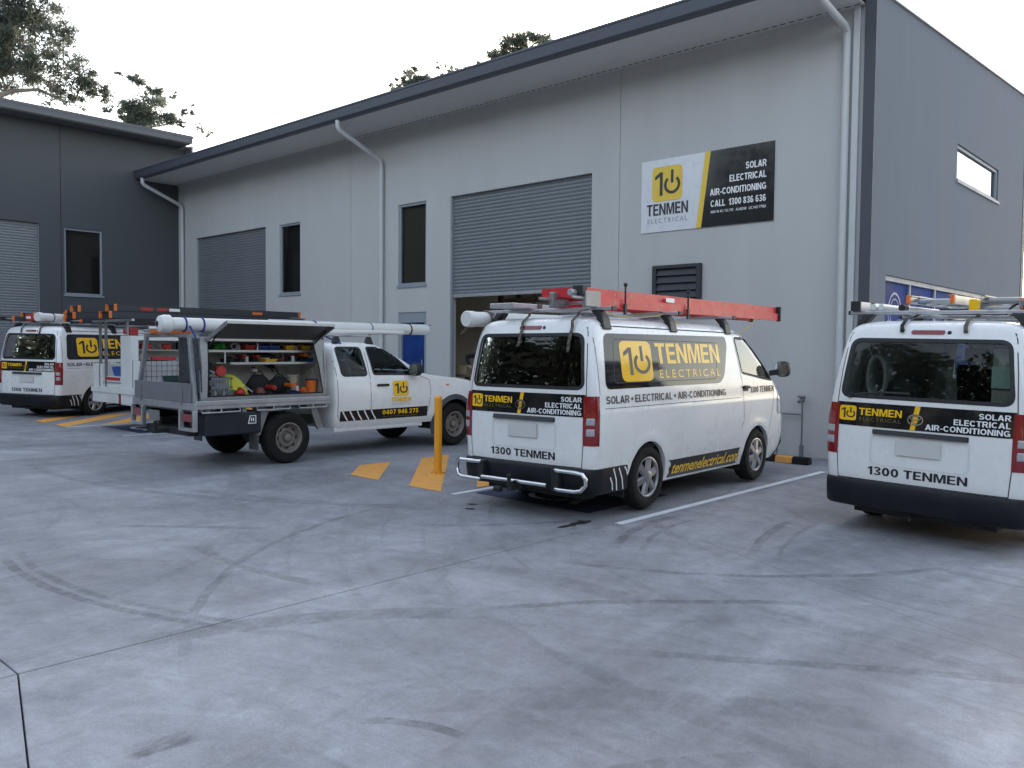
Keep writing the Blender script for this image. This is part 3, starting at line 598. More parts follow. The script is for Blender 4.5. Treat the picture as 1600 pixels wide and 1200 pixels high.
# ------------------------------------------------------------------ dark neighbouring unit
XD = -26.05
nb = empty('neighbouring_warehouse', (XD, 10, 0), label='dark charcoal rendered warehouse at the left with pale framed window', cat='warehouse')
def locn(o): o.matrix_parent_inverse = Matrix.Translation((-XD, -10, 0)); return o
fd = lambda u, v, d: (XD-d, u, v)
ops = [(3.4, 8.65, -.2, 5.06), (9.31, 10.38, 3.08, 5.01)]
for y0, y1 in ((-6.0, 9.22), (9.235, 13.2)):
    locn(wall_mesh(y0, y1, -.2, 8.0, [o for o in ops if y0 <= o[0] < y1], .18, fd).build('wall_panel', walld, nb))
locn(MB().bb(XD-.17,XD-.05,9.2,9.25,-.2,8.0).build('joint_sealant', dark, nb))
locn(MB().bb(XD-10,XD-.19,-6,13.3,-.2,.0).build('floor', inner, nb)); locn(MB().bb(XD-9,XD-8.9,-6,13.3,0,8).build('back_wall', inner, nb))
d = roller(3.42, 8.63, .1, 5.06, nb, 'X'); d.location = (-.09, 3.42-10, 0)
locn(window(9.31, 10.38, 3.08, 5.01, nb, fd))
locn(MB().bb(XD-.25,XD-.24,9.3,10.4,3.0,5.05).build('blind', dark, nb))
locn(MB().bb(XD-.02,XD+.62,-6,12.85,7.93,7.95).build('soffit', pm('grey_soffit', (.13,.135,.14), .7), nb))
locn(MB().bb(XD+.60,XD+.66,-6,12.9,7.95,8.17).build('fascia', pm('slate_fascia', (.095,.10,.108), .5, var=.05), nb, bevel=.01))
locn(MB().bb(XD+.655,XD+.67,-6,12.92,8.11,8.19).build('gutter', pm('slate_fascia', (.095,.10,.108), .5), nb))
locn(MB().add([(XD+.6,-6,8.15),(XD+.6,12.9,8.15),(XD-12,12.9,8.9),(XD-12,-6,8.9)], [(0,1,2,3)]).build('roof', steel_blue, nb))
locn(MB().bb(XD-.15,XD-.02,12.72,12.95,6.9,8.0).bb(XD-.6,XD+.4,13.0,13.06,7.7,7.95).build('flashing', alu, nb))

# ------------------------------------------------------------------ trees
def leafmat(name, c):
    mt = pm(name, c, .65, var=.45, scale=.5, spec=.15); t = mt.node_tree; b = t.nodes['Principled BSDF']; o = t.nodes['Material Output']
    tl = t.nodes.new('ShaderNodeBsdfTranslucent'); mx = t.nodes.new('ShaderNodeMixShader'); mx.inputs[0].default_value = .65
    t.links.new(b.inputs['Base Color'].links[0].from_socket, tl.inputs[0]); t.links.new(b.outputs[0], mx.inputs[1]); t.links.new(tl.outputs[0], mx.inputs[2]); t.links.new(mx.outputs[0], o.inputs[0])
    return mt
leafA = leafmat('hazed_gum_leaves', (.10,.12,.10)); leafB = leafmat('hazed_bush_leaves', (.15,.175,.145))  # leaf colours lightened and greyed to stand in for haze and glare
bark = pm('gum_bark', (.20,.18,.165), .85, var=.25, scale=2, stretch=(1,1,.2))
def px_pt(x, y, dist):
    d = fw+r2*((x-800)/FPX)-u2*((y-600)/FPX); h = math.hypot(d.x, d.y); return Vector((0,0,CAMH))+d*(dist/h)
def tree(name, label, base, clumps, limbs, lm, nleaf, ls, seed, group):
    rnd = random.Random(seed); t = empty(name, base, label=label, cat='tree', group=group); B = Vector(base)
    mb = MB(); tot = sum(c[1]**2 for c in clumps)
    for c, r, dens in [(x if len(x) == 3 else (*x, 1)) for x in clumps]:
        n = int(nleaf*r*r/tot*dens); subs = []
        for k in range(max(5, int(9*dens))):
            v = Vector((rnd.gauss(0,1), rnd.gauss(0,1), rnd.gauss(0,.8))); v.normalize(); subs.append((c+v*r*rnd.uniform(.35,.95), r*rnd.uniform(.22,.45)))
        for i in range(n):
            sc, sr = rnd.choice(subs); v = Vector((rnd.gauss(0,.55), rnd.gauss(0,.55), rnd.gauss(0,.42)))*sr; p = sc+v-B
            a = Vector((rnd.uniform(-1,1), rnd.uniform(-1,1), rnd.uniform(-1.3,.2))).normalized(); q = a.cross(Vector((rnd.uniform(-1,1), rnd.uniform(-1,1), rnd.uniform(-1,1)))).normalized()
            l = ls*rnd.uniform(.6,1.3); w = l*.30
            mb.add([p-a*l, p+q*w, p+a*l, p-q*w], [(0,1,2,3)])
    mb.build('crown', lm, t, fix=False)
    tr = MB()
    for path, r0, r1 in limbs:
        n = len(path); tr.tube([Vector(q)-B for q in path], [r0+(r1-r0)*i/(n-1) for i in range(n)], 8)
    for c in clumps:
        for k in range(4):
            v = Vector((rnd.gauss(0,1), rnd.gauss(0,1), rnd.gauss(0,.6))).normalized()*c[1]*.8
            tr.tube([c[0]-B-Vector((0,0,c[1]*.3)), c[0]-B+v*.5, c[0]-B+v], [.05,.03,.012], 5)
    tr.build('trunk', bark, t, smooth=60)
    return t
def P_(x, y, d, j=0): return px_pt(x, y, d)
k = 52/FPX
def cl(x, y, rpx, d, dens=1): return (px_pt(x, y, d), rpx*d/FPX*1.05, dens)
base = px_pt(-40, 300, 52); base.z = gz(-50)
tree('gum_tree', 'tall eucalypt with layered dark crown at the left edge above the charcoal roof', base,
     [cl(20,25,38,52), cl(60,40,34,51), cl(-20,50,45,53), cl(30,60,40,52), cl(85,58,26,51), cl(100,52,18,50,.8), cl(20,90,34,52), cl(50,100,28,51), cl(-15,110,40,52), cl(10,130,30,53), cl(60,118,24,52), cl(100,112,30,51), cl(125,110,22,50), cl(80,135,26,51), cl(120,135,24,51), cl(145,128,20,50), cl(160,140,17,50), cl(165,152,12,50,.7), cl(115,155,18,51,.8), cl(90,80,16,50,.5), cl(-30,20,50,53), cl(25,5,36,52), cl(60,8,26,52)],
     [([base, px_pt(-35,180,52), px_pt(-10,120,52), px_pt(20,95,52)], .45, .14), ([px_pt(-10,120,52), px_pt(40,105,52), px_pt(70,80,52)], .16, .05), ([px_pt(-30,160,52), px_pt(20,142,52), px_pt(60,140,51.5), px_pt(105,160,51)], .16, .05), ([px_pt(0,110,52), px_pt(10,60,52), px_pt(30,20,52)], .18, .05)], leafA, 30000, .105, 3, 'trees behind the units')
base2 = px_pt(225, 300, 46); base2.z = gz(-45)
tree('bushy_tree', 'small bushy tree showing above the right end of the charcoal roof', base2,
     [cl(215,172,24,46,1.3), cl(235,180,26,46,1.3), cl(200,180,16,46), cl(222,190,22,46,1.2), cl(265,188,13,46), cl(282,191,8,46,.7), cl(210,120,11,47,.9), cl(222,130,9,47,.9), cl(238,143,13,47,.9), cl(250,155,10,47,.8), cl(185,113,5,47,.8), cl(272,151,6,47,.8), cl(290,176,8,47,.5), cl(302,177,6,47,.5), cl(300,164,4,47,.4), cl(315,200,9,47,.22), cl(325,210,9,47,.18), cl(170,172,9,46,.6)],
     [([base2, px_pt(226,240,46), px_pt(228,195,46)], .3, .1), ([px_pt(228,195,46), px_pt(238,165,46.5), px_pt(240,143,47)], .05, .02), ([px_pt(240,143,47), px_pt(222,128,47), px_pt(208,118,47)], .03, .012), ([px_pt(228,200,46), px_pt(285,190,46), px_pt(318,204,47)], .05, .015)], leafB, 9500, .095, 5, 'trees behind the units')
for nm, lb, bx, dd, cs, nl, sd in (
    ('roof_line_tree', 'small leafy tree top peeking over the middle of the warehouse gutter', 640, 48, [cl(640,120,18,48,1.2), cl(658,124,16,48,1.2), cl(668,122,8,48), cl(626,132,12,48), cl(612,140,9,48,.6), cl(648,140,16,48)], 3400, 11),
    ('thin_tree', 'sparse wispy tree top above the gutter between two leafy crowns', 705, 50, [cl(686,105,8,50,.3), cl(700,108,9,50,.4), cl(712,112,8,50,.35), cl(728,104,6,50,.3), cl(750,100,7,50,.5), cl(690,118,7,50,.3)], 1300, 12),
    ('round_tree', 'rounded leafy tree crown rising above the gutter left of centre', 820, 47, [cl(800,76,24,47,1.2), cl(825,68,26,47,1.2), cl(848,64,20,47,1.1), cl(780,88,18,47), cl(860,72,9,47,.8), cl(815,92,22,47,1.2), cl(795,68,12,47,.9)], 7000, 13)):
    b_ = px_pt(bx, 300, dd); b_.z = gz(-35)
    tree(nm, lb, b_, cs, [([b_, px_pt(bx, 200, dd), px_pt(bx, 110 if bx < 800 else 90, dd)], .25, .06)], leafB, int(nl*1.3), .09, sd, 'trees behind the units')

# unseen trees inferred from reflections; thickened and widened to darken glass and right wall
rnd = random.Random(21); mb = MB()
for i in range(46):
    a = R(-178+200*i/45); d = 27+rnd.uniform(-3, 6); cx, cy = d*math.cos(a)*1.5-6, d*math.sin(a)*1.05; h = rnd.uniform(11, 16)
    for q in range(650):
        z = h*rnd.uniform(.0, 1)**.7; w = 3.6*math.sin(math.pi*min(1, max(.12, z/h*.86)))**.6
        p = Vector((cx+rnd.gauss(0,.55)*w, cy+rnd.gauss(0,.5)*w, z)); u = Vector((rnd.uniform(-1,1), rnd.uniform(-1,1), rnd.uniform(-1,1))).normalized(); v = u.cross(Vector((rnd.uniform(-1,1), rnd.uniform(-1,1), rnd.uniform(-1,1)))).normalized(); l = rnd.uniform(.4,.9)
        mb.add([p-u*l, p+v*l*.5, p+u*l, p-v*l*.5], [(0,1,2,3)])
tag(mb.build('unseen_woodland', leafB, fix=False), kind='stuff')

# ------------------------------------------------------------------ yard furniture
bz = gz(-7.99)
bo = empty('bollard', (-7.99, 7.36, bz), label='yellow steel bollard standing on the orange hatched stripe', cat='bollard')
by = pm('bollard_yellow', (.85,.37,.02), .4, var=.05, dirt=.2, dcol=(.45,.2,.05))
MB().lathe([(.001,1.01),(.035,1.008),(.048,.995),(.050,.97),(.050,0)], (0,0,0), (0,0,1), 20).build('post', by, bo, smooth=50)
MB().cyl((0,0,0),(0,0,.012),.10,20).build('base_plate', by, bo, bevel=.003)
for k in range(4): MB().cyl((.075*math.cos(k*1.571+.6),.075*math.sin(k*1.571+.6),.012),(.075*math.cos(k*1.571+.6),.075*math.sin(k*1.571+.6),.022),.01,6).build('bolt', brass, bo)
def wheel_stop(x, y, label):
    o = empty('wheel_stop', (x, y, gz(x)), label=label, cat='wheel stop', group='rubber wheel stops')
    prof = [(-.075,0),(.075,0),(.055,.08),(.035,.10),(-.035,.10),(-.055,.08)]
    for i, (a, c, mt) in enumerate(((-.85,-.45,0),(-.449,-.20,1),(-.199,.34,0),(.341,.60,1),(.601,.85,0))):
        MB().prism(prof, lambda u, v: (a, u, v), lambda u, v: (c, u, v)).build('reflective_band' if mt else 'rubber_block', painty if mt else rubber, o, bevel=.008)
wheel_stop(-5.80, 11.86, 'black rubber wheel stop with orange bands ahead of the white van with red ladder')
# ------------------------------------------------------------------ van
VAN=[(0.24,-.90,3.42,.775,.16,.36),(0.34,-.96,3.52,.805,.16,.37),(0.46,-1.0,3.57,.828,.16,.38),(0.60,-1.01,3.58,.840,.16,.38),(0.85,-1.01,3.56,.8475,.16,.38),
(1.02,-1.005,3.50,.848,.16,.38),(1.06,-1.003,3.475,.841,.16,.38),(1.20,-.997,3.36,.832,.16,.38),(1.35,-.985,3.19,.812,.16,.38),(1.55,-.96,2.94,.782,.16,.38),(1.74,-.928,2.68,.748,.16,.38),
(1.82,-.908,2.53,.728,.17,.38),(1.87,-.885,2.40,.705,.18,.38),(1.905,-.855,2.25,.67,.20,.40),(1.93,-.80,2.08,.61,.22,.40),(1.945,-.70,1.90,.52,.22,.4),(1.955,-.5,1.65,.38,.22,.4),(1.96,-.2,1.3,.18,.1,.2)]
NE, NF = 4.5, 3.0
def prm(T, z):
    Z = [r[0] for r in T]
    if z <= Z[0]: return list(T[0][1:])
    if z >= Z[-1]: return list(T[-1][1:])
    i = bisect.bisect(Z, z)-1; a, b = T[i], T[i+1]; h = b[0]-a[0]; k = (z-a[0])/h; out = []
    for j in range(1, 6):
        s = (b[j]-a[j])/h; s0 = (a[j]-T[i-1][j])/(a[0]-T[i-1][0]) if i > 0 else s; s1 = (T[i+2][j]-b[j])/(T[i+2][0]-b[0]) if i+2 < len(T) else s
        m0 = 0 if s0*s <= 0 else 2*s0*s/(s0+s); m1 = 0 if s1*s <= 0 else 2*s1*s/(s1+s)
        out.append((2*k**3-3*k*k+1)*a[j]+(k**3-2*k*k+k)*h*m0+(-2*k**3+3*k*k)*b[j]+(k**3-k*k)*h*m1)
    return out
def side_y(T, x, z):
    xr, xf, w, dr, df = prm(T, z)
    if x < xr+dr: u = min(1, max(0, (xr+dr-x)/dr)); return w*(1-u**NE)**(1/NE)
    if x > xf-df: u = min(1, max(0, (x-xf+df)/df)); return w*(1-u**NF)**(1/NF)
    return w
def rear_x(T, y, z):
    xr, xf, w, dr, df = prm(T, z); s = min(1, abs(y)/w); return xr+dr-dr*(1-s**NE)**(1/NE)
def front_x(T, y, z):
    xr, xf, w, dr, df = prm(T, z); s = min(1, abs(y)/w); return xf-df+df*(1-s**NF)**(1/NF)
def flare(x, z, axles, r):
    o = 0
    for ax in axles:
        d = math.hypot(x-ax, z-.33); o = max(o, .012*max(0, 1-abs(d-r-.03)/.07)) if d < r+.11 else o
    return o
def shell(T, zs, inset_=0, axles=(), ar=.37, nside=44, nr=14, nf=12):
    """stack of plan-view loops; closed top and bottom"""
    mb = MB(); rings = []
    for z in zs:
        xr, xf, w, dr, df = prm(T, z); xr += inset_; xf -= inset_; w = max(.02, w-inset_); L = []
        for i in range(-nr, nr+1):
            t = R(90)*i/nr; s = abs(math.sin(t))**(2/NE); c = max(0, math.cos(t))**(2/NE); L.append((xr+dr-dr*c, -math.copysign(w*s, t) if t else 0))
        a, b = xr+dr, xf-df
        for i in range(1, nside): L.append((a+(b-a)*i/nside, -w))
        for i in range(-nf, nf+1):
            t = R(90)*i/nf; s = abs(math.sin(t))**(2/NF); c = max(0, math.cos(t))**(2/NF); L.append((xf-df+df*c, math.copysign(w*s, t) if t else 0))
        for i in range(1, nside): L.append((b+(a-b)*i/nside, w))
        if not inset_: L = [(x, y+math.copysign(flare(x, z, axles, ar), y) if abs(y) > w*.97 and a <= x <= b else y) for x, y in L]
        rings.append([(x, y, z-(inset_ if z > 1.3 else 0)) for x, y in L])
    n = len(rings[0]); vs = [p for r_ in rings for p in r_]; fs = []
    for i in range(len(rings)-1):
        for k_ in range(n): fs.append((i*n+k_, i*n+(k_+1)%n, (i+1)*n+(k_+1)%n, (i+1)*n+k_))
    fs.append(tuple(range(n-1, -1, -1))); fs.append(tuple(range((len(rings)-1)*n, len(rings)*n)))
    if inset_: fs = [tuple(reversed(f)) for f in fs]
    return mb.add(vs, fs)
def frange(a, b, n): return [a+(b-a)*i/n for i in range(n+1)]

def wheel(par, x, y, s, rt=.325, w=.195, cap='spoke', rim_r=.205, zc=None):
    wl = empty('wheel', (x, y, rt if zc is None else zc)); wl.parent = par; wl.rotation_euler = (0, 0, 0 if s < 0 else math.pi)
    # local: outer face towards -y
    h = w/2; pr = [(rim_r,-h*.82),(rim_r+.02,-h*.95),(rt-.055,-h),(rt-.022,-h*.92),(rt-.006,-h*.70),(rt,-h*.55),(rt,h*.55),(rt-.022,h*.92),(rt-.055,h),(rim_r+.02,h*.95),(rim_r,h*.82)]
    ty = MB().lathe(pr, (0,0,0), (0,1,0), 48).build('tyre', rubber, wl, smooth=35)
    gr = MB()
    for yy in (-.055, -.018, .018, .055): gr.lathe([(rt+.0005,yy-.004),(rt+.0015,yy),(rt+.0005,yy+.004)], (0,0,0), (0,1,0), 40)
    gr.build('tread_groove', dark, wl)
    MB().lathe([(rim_r,h*.8),(rim_r*.9,h*.2),(rim_r*.9,-h*.2),(.02,-h*.15)], (0,0,0), (0,1,0), 32).build('wheel_well_disc', dark, wl, smooth=40)
    if cap == 'spoke':
        rm = MB().lathe([(rim_r,-h*.80),(rim_r+.004,-h*.92),(rim_r-.008,-h*.95),(rim_r-.022,-h*.80),(rim_r-.022,-h*.4)], (0,0,0), (0,1,0), 40).build('rim', silver, wl, smooth=40)
        sp = MB()
        for k_ in range(6):
            a = k_*math.pi/3+.3
            def q(r_, off, yy): return (r_*math.cos(a)-off*math.sin(a), yy, r_*math.sin(a)+off*math.cos(a))
            o = [(.045,.036),(rim_r-.014,.050),(rim_r-.014,-.050),(.045,-.036)]
            i = [(.05,.024),(rim_r-.016,.030),(rim_r-.016,-.030),(.05,-.024)]
            sp.add([q(*p, -h*.66) for p in o]+[q(p[0], p[1], -h*.86-(.012 if p[0] < .1 else 0)) for p in i], [(4,5,6,7),(0,1,5,4),(1,2,6,5),(2,3,7,6),(3,0,4,7)])
        sp.lathe([(.07,-h*.70),(.062,-h*1.0),(.045,-h*1.06),(.001,-h*1.07)], (0,0,0), (0,1,0), 24).build('hub_cap', silver, wl, smooth=30)
    else:
        rm = MB().lathe([(rim_r,-h*.80),(rim_r+.006,-h*.93),(rim_r-.010,-h*.95),(rim_r-.03,-h*.75),(rim_r-.038,-h*.35),(rim_r-.055,-h*.30),(.115,-h*.52),(.095,-h*.50),(.075,-h*.28),(.001,-h*.28)], (0,0,0), (0,1,0), 40).build('rim', steelw, wl, smooth=40)
        ho = MB()
        for k_ in range(8):
            a = k_*math.pi/4; c = (.143*math.cos(a), 0, .143*math.sin(a)); tv = Vector((-math.sin(a),0,math.cos(a))); rv = Vector((math.cos(a),0,math.sin(a)))
            pts = [Vector((c[0], -h*.455, c[2]))+tv*(.026*math.cos(t))+rv*(.014*math.sin(t))+Vector((0,.0+(-.02*0),0)) for t in [2*math.pi*i/10 for i in range(10)]]
            ho.add(pts, [tuple(range(10))])
        ho.build('rim_hole', dark, wl)
        hb = MB().lathe([(.055,-h*.28),(.052,-h*.75),(.04,-h*.80),(.001,-h*.82)], (0,0,0), (0,1,0), 20)
        for k_ in range(6): a = k_*math.pi/3; hb.cyl((.08*math.cos(a),-h*.28,.08*math.sin(a)),(.08*math.cos(a),-h*.42,.08*math.sin(a)),.012,6)
        hb.build('hub', steelw, wl, smooth=30)
    return wl
WIN_REAR = round_poly([(-.712,1.25),(.712,1.25),(.652,1.775),(-.652,1.775)], .085, 6, .08)
WIN_SIDE = round_poly([(2.17,1.36),(2.80,1.275),(3.02,1.25),(2.78,1.52),(2.55,1.745),(2.40,1.785),(2.075,1.785)], .04, 4, .08)
WIN_FRONT = round_poly([(-.70,1.24),(.70,1.24),(.62,1.80),(-.62,1.80)], .07, 6, .08)
def on_side(T, s, off): return lambda x, z: (x, s*(side_y(T, x, z)+off), z)
def on_rear(T, off): return lambda y, z: (rear_x(T, y, z)-off, y, z)
def ribbon(path, w, fn, mb):
    own = None
    if isinstance(mb, tuple): own = mb; mb = MB()
    for i in range(len(path)-1):
        a, b = Vector(path[i]), Vector(path[i+1]); t = (b-a).normalized(); nv = Vector((-t.y, t.x))*w/2
        k_ = max(1, int((b-a).length/.1))
        for j in range(k_):
            p, q = a+(b-a)*j/k_, a+(b-a)*(j+1)/k_
            mb.add([fn(*(p-nv)), fn(*(q-nv)), fn(*(q+nv)), fn(*(p+nv))], [(0,1,2,3)])
    if own: return mb.build(own[0], own[1], own[2], fix=False)
    return mb
lining = pm('cabin_lining', (.10,.10,.10), .8, var=.15)
seamm = pm('panel_gap', (.03,.03,.032), .7)
silver_e = pm('emblem_chrome', (.6,.6,.62), .15, metal=1)
goldline = pm('dark_gold_letters', (.16,.12,.02), .4)

def make_van_core():
    v = empty('delivery_van')
    zs = sorted(set(frange(.24,1.0,20)+[1.02,1.04,1.06]+frange(1.1,1.85,20)+[1.87,1.885,1.90,1.915,1.925,1.935,1.945,1.952,1.957,1.96]))
    zi = sorted(set(frange(.30,1.85,16)+[1.88,1.905,1.93,1.945]))
    out = shell(VAN, zs, 0, (0, 2.57), .37); inn = shell(VAN, zi, .045, nside=14, nr=6, nf=6)
    nf_ = len(out.f); out.add(inn.v, inn.f); b = out.build('body', white, v, fix=False); b.data.materials.append(lining)
    for p_ in b.data.polygons[nf_:]: p_.material_index = 1
    ct = MB()
    for ax in (0, 2.57):
        for s in (-1, 1): ct.cyl((ax, s*.50, .33), (ax, s*1.1, .33), .365, 40)
    ct.prism(WIN_REAR, lambda y, z: (-1.3, y, z), lambda y, z: (-.70, y, z))
    boolean_cut(b, ct); ct = MB().prism(WIN_FRONT, lambda y, z: (2.2, y, z), lambda y, z: (3.9, y, z)); boolean_cut(b, ct); ct = MB()
    for s in (-1, 1): ct.prism(WIN_SIDE, lambda x, z: (x, s*.60, z), lambda x, z: (x, s*1.1, z))
    boolean_cut(b, ct)
    me = b.data; me.polygons.foreach_set('use_smooth', [True]*len(me.polygons)); me.set_sharp_from_angle(angle=R(32))
    me.materials.clear(); me.materials.append(white); me.materials.append(lining)
    # wheel wells
    for ax in (0, 2.57):
        for s in (-1, 1):
            ww = MB(); n = 20
            vs_ = [(ax+.372*math.cos(math.pi*i/n*1.3-.47), s*yy, .33+.372*math.sin(math.pi*i/n*1.3-.47)) for yy in (.40,.79) for i in range(n+1)]
            ww.add(vs_, [(i, i+1, n+2+i, n+1+i) for i in range(n)]); ww.add([vs_[i] for i in range(n+1)], [tuple(range(n+1))])
            ww.build('wheel_arch_liner', dark, v, smooth=50)
    MB().bb(-.85,3.2,-.6,.6,.18,.30).build('underbody', dark, v)
    MB().cyl((0,-.66,.31),(0,.66,.31),.06,12).cyl((.02,-.1,.31),(.02,.1,.31),.14,14).build('axle', dark, v, smooth=40)
    for ax in (0, 2.57):
        for s in (-1, 1): wheel(v, ax, s*.742, s)
    # glass
    ins = .006
    MB().patch(inset(WIN_FRONT, -.01), lambda y, z: (front_x(VAN, y, z)-.012, y, z), 8).build('windscreen', tint_clear, v, smooth=60, fix=False)
    for s in (-1, 1):
        MB().patch(inset(WIN_SIDE, -.004), lambda x, z: (x, s*(side_y(VAN, x, z)-.010), z), 6).build('door_window', door_glass, v, smooth=60, fix=False)
        MB().band(inset(WIN_SIDE, -.012), inset(WIN_SIDE, .016), on_side(VAN, s, .002)).build('window_seal', plastic, v, fix=False)
    # interior
    fl = MB().bb(-.88,2.9,-.78,.78,.62,.66).build('load_floor', trimgrey, v)
    for s in (-1, 1):
        st = MB().bb(2.05,2.50,s*.42-.24,s*.42+.24,.80,1.0).build('seat', trimgrey, v, bevel=.05)
        MB().add([(2.05,s*.42-.24,.98),(2.05,s*.42+.24,.98),(1.86,s*.42+.22,1.52),(1.86,s*.42-.22,1.52),(2.19,s*.42-.24,.98),(2.19,s*.42+.24,.98),(1.96,s*.42+.22,1.52),(1.96,s*.42-.22,1.52)], [(0,1,2,3),(7,6,5,4),(0,4,5,1),(2,6,7,3),(1,5,6,2),(3,7,4,0)]).build('backrest', trimgrey, st, bevel=.04)
        MB().bb(1.86,1.95,s*.42-.13,s*.42+.13,1.56,1.72).build('headrest', trimgrey, st, bevel=.03)
    MB().bb(2.75,3.15,-.72,.72,.95,1.22).build('dashboard', dark, v, bevel=.05)
    wl = MB(); arc = [(2.55+.07*math.cos(t), .40*-1+.18*math.sin(t), 1.18+.17*math.cos(t)) for t in frange(0, 2*math.pi, 20)]; wl.tube(arc, .014, 6); wl.build('steering_wheel', dark, v, smooth=50)
    # seams of doors and tailgate
    sm = ('panel_seam', seamm, v)
    for s in (-1, 1):
        f_ = on_side(VAN, s, .0015)
        ribbon([(2.045,1.82),(2.10,1.5),(2.15,1.25),(2.165,1.0),(2.19,.80),(2.13,.70)], .007, f_, sm)
        ribbon([(2.045,1.82),(2.45,1.825)], .007, f_, sm); ribbon([(2.93,.64),(3.03,1.0),(3.04,1.22)], .007, f_, sm)
        ribbon([(-.80,1.062),(2.1,1.062)], .006, f_, sm)
        ribbon([(-.72,1.858),(2.2,1.842)], .012, f_, sm)
        ribbon([(-.86,1.84),(-.875,1.2)], .006, f_, sm)
        ribbon([(1.20,.52),(1.20,.50)], .006, f_, sm)
    fr = on_rear(VAN, .0015)
    for s in (-1, 1): ribbon([(s*.705,.50),(s*.722,.72),(s*.735,1.0),(s*.742,1.2),(s*.722,1.5),(s*.69,1.78),(s*.67,1.84)], .008, fr, sm)
    ribbon([(-.705,.502),(.705,.502)], .008, fr, sm)
    # tail lights
    for s in (-1, 1):
        def tl(u, z, o=.006):          # u: 0 inner edge on the rear face -> 1 round the corner
            t = R(20)+R(70)*0
            w_ = prm(VAN, z); xr, xf, w, dr, df = w_
            a0 = math.asin(min(1, (.715/w)**(NE/2))); a = a0+(R(86)-a0)*u
            y = w*math.sin(a)**(2/NE); x = xr+dr-dr*max(0, math.cos(a))**(2/NE)
            nx, ny = -(math.cos(a)), math.sin(a)
            return (x+nx*o, s*(y+ny*o), z)
        def strip(z0, z1, o=.006, u0=0, u1=1):
            mb = MB(); nu, nz = 10, 6
            vs_ = [tl(u0+(u1-u0)*i/nu, z0+(z1-z0)*j/nz, o if 0 < i < nu and 0 < j < nz else o*.3) for j in range(nz+1) for i in range(nu+1)]
            mb.add(vs_, [(j*(nu+1)+i, j*(nu+1)+i+1, (j+1)*(nu+1)+i+1, (j+1)*(nu+1)+i) for j in range(nz) for i in range(nu)]); return mb
        t = strip(.715, 1.185, .012).build('tail_light', redlens, v, smooth=50, fix=False)
        strip(.80, .885, .016, .10, .62).build('reverse_lens', clearlens, t, smooth=50, fix=False)
        strip(.905, .985, .016, .10, .62).build('indicator_lens', clearlens, t, smooth=50, fix=False)
    bl = MB().patch(rrect(-.135,.135,1.828,1.858,.014), on_rear(VAN, .012), 3); bl.band(rrect(-.14,.14,1.823,1.863,.016), rrect(-.135,.135,1.828,1.858,.014), lambda y, z: (rear_x(VAN, y, z)-(.012 if abs(y) < .136 and 1.8275 < z < 1.8585 else .001), y, z)); bl.build('brake_light', redlens, v, smooth=60, fix=False)
    MB().lathe([(.018,0),(.016,.006),(.001,.007)], (rear_x(VAN,-.17,1.84)-.0, -.175, 1.84), (-1,0,.12), 14).build('washer_jet', plastic, v)
    # rear garnish, plate and recess
    rec = MB().band(rrect(-.415,.415,.64,.93,.06), rrect(-.40,.40,.655,.915,.05), on_rear(VAN, .0022)); rec.build('plate_recess_edge', white2, v, fix=False)
    MB().add([(rear_x(VAN,0,.93)-.002,-.40,.925),(rear_x(VAN,0,.93)-.002,.40,.925),(rear_x(VAN,0,.97)-.002,.40,.968),(rear_x(VAN,0,.97)-.002,-.40,.968),(rear_x(VAN,0,.93)-.038,-.38,.928),(rear_x(VAN,0,.93)-.038,.38,.928),(rear_x(VAN,0,.97)-.018,.38,.966),(rear_x(VAN,0,.97)-.018,-.38,.966)], [(4,5,6,7),(0,1,5,4),(1,2,6,5),(2,3,7,6),(3,0,4,7)]).build('tailgate_handle', plastic, v, bevel=.006)
    MB().bb(-1.028,-1.018,-.186,.186,.755,.89).build('number_plate', plate_m, v, bevel=.003)
    # livery
    B1, B2, B3 = on_rear(VAN, .003), on_rear(VAN, .0048), on_rear(VAN, .0062)
    def rr(y, z): return B1(y, z)
    band = MB(); nu = 24
    for i in range(nu):
        y0, y1 = .735-1.47*i/nu, .735-1.47*(i+1)/nu
        for j in range(3):
            z0, z1 = .985+.071*j, .985+.071*(j+1); band.add([B1(y0,z0),B1(y1,z0),B1(y1,z1),B1(y0,z1)], [(0,1,2,3)])
    bo_ = band.build('livery_band', blackv, v, smooth=60, fix=False)
    logo((.715,.555,1.03,1.165), B2, B3, yellow, textblk, v)
    letter('TENMEN', (.53,.15,1.085,1.15), B2, yellow, v, bold=.03)
    letter('ELECTRICAL', (.525,.155,1.035,1.067), B2, goldline, v, bold=.0, spacing=1.2)
    MB().add([B2(*p) for p in [(.078,.986),(.036,.986),(-.004,1.197),(.04,1.197)]], [(0,1,2,3)]).build('yellow_slash', yellow, v, fix=False)
    for s_, b_ in (('SOLAR',(-.465,-.70,1.125,1.172)), ('ELECTRICAL',(-.275,-.70,1.062,1.110)), ('AIR-CONDITIONING',(-.05,-.70,1.0,1.048))): letter(s_, b_, B2, textwht, v, bold=.022)
    letter('1300 TENMEN', (.43,-.405,.555,.63), B1, textblk, v, bold=.022)
    em = MB(); fe = on_rear(VAN, .014)
    def ell(cx, cy, a, c, w):
        n = 24; pts = [(2*math.pi*i/n) for i in range(n)]
        em.add([fe(cx+(a+q*w)*math.cos(t), cy+(c+q*w)*math.sin(t)) for q in (0, 1) for t in pts], [(i, (i+1)%n, n+(i+1)%n, n+i) for i in range(n)])
    ell(.033,1.078,.058,.040,.010); ell(.033,1.082,.020,.034,.008); ell(.033,1.096,.042,.014,.008)
    em.build('emblem', silver_e, v, fix=False)
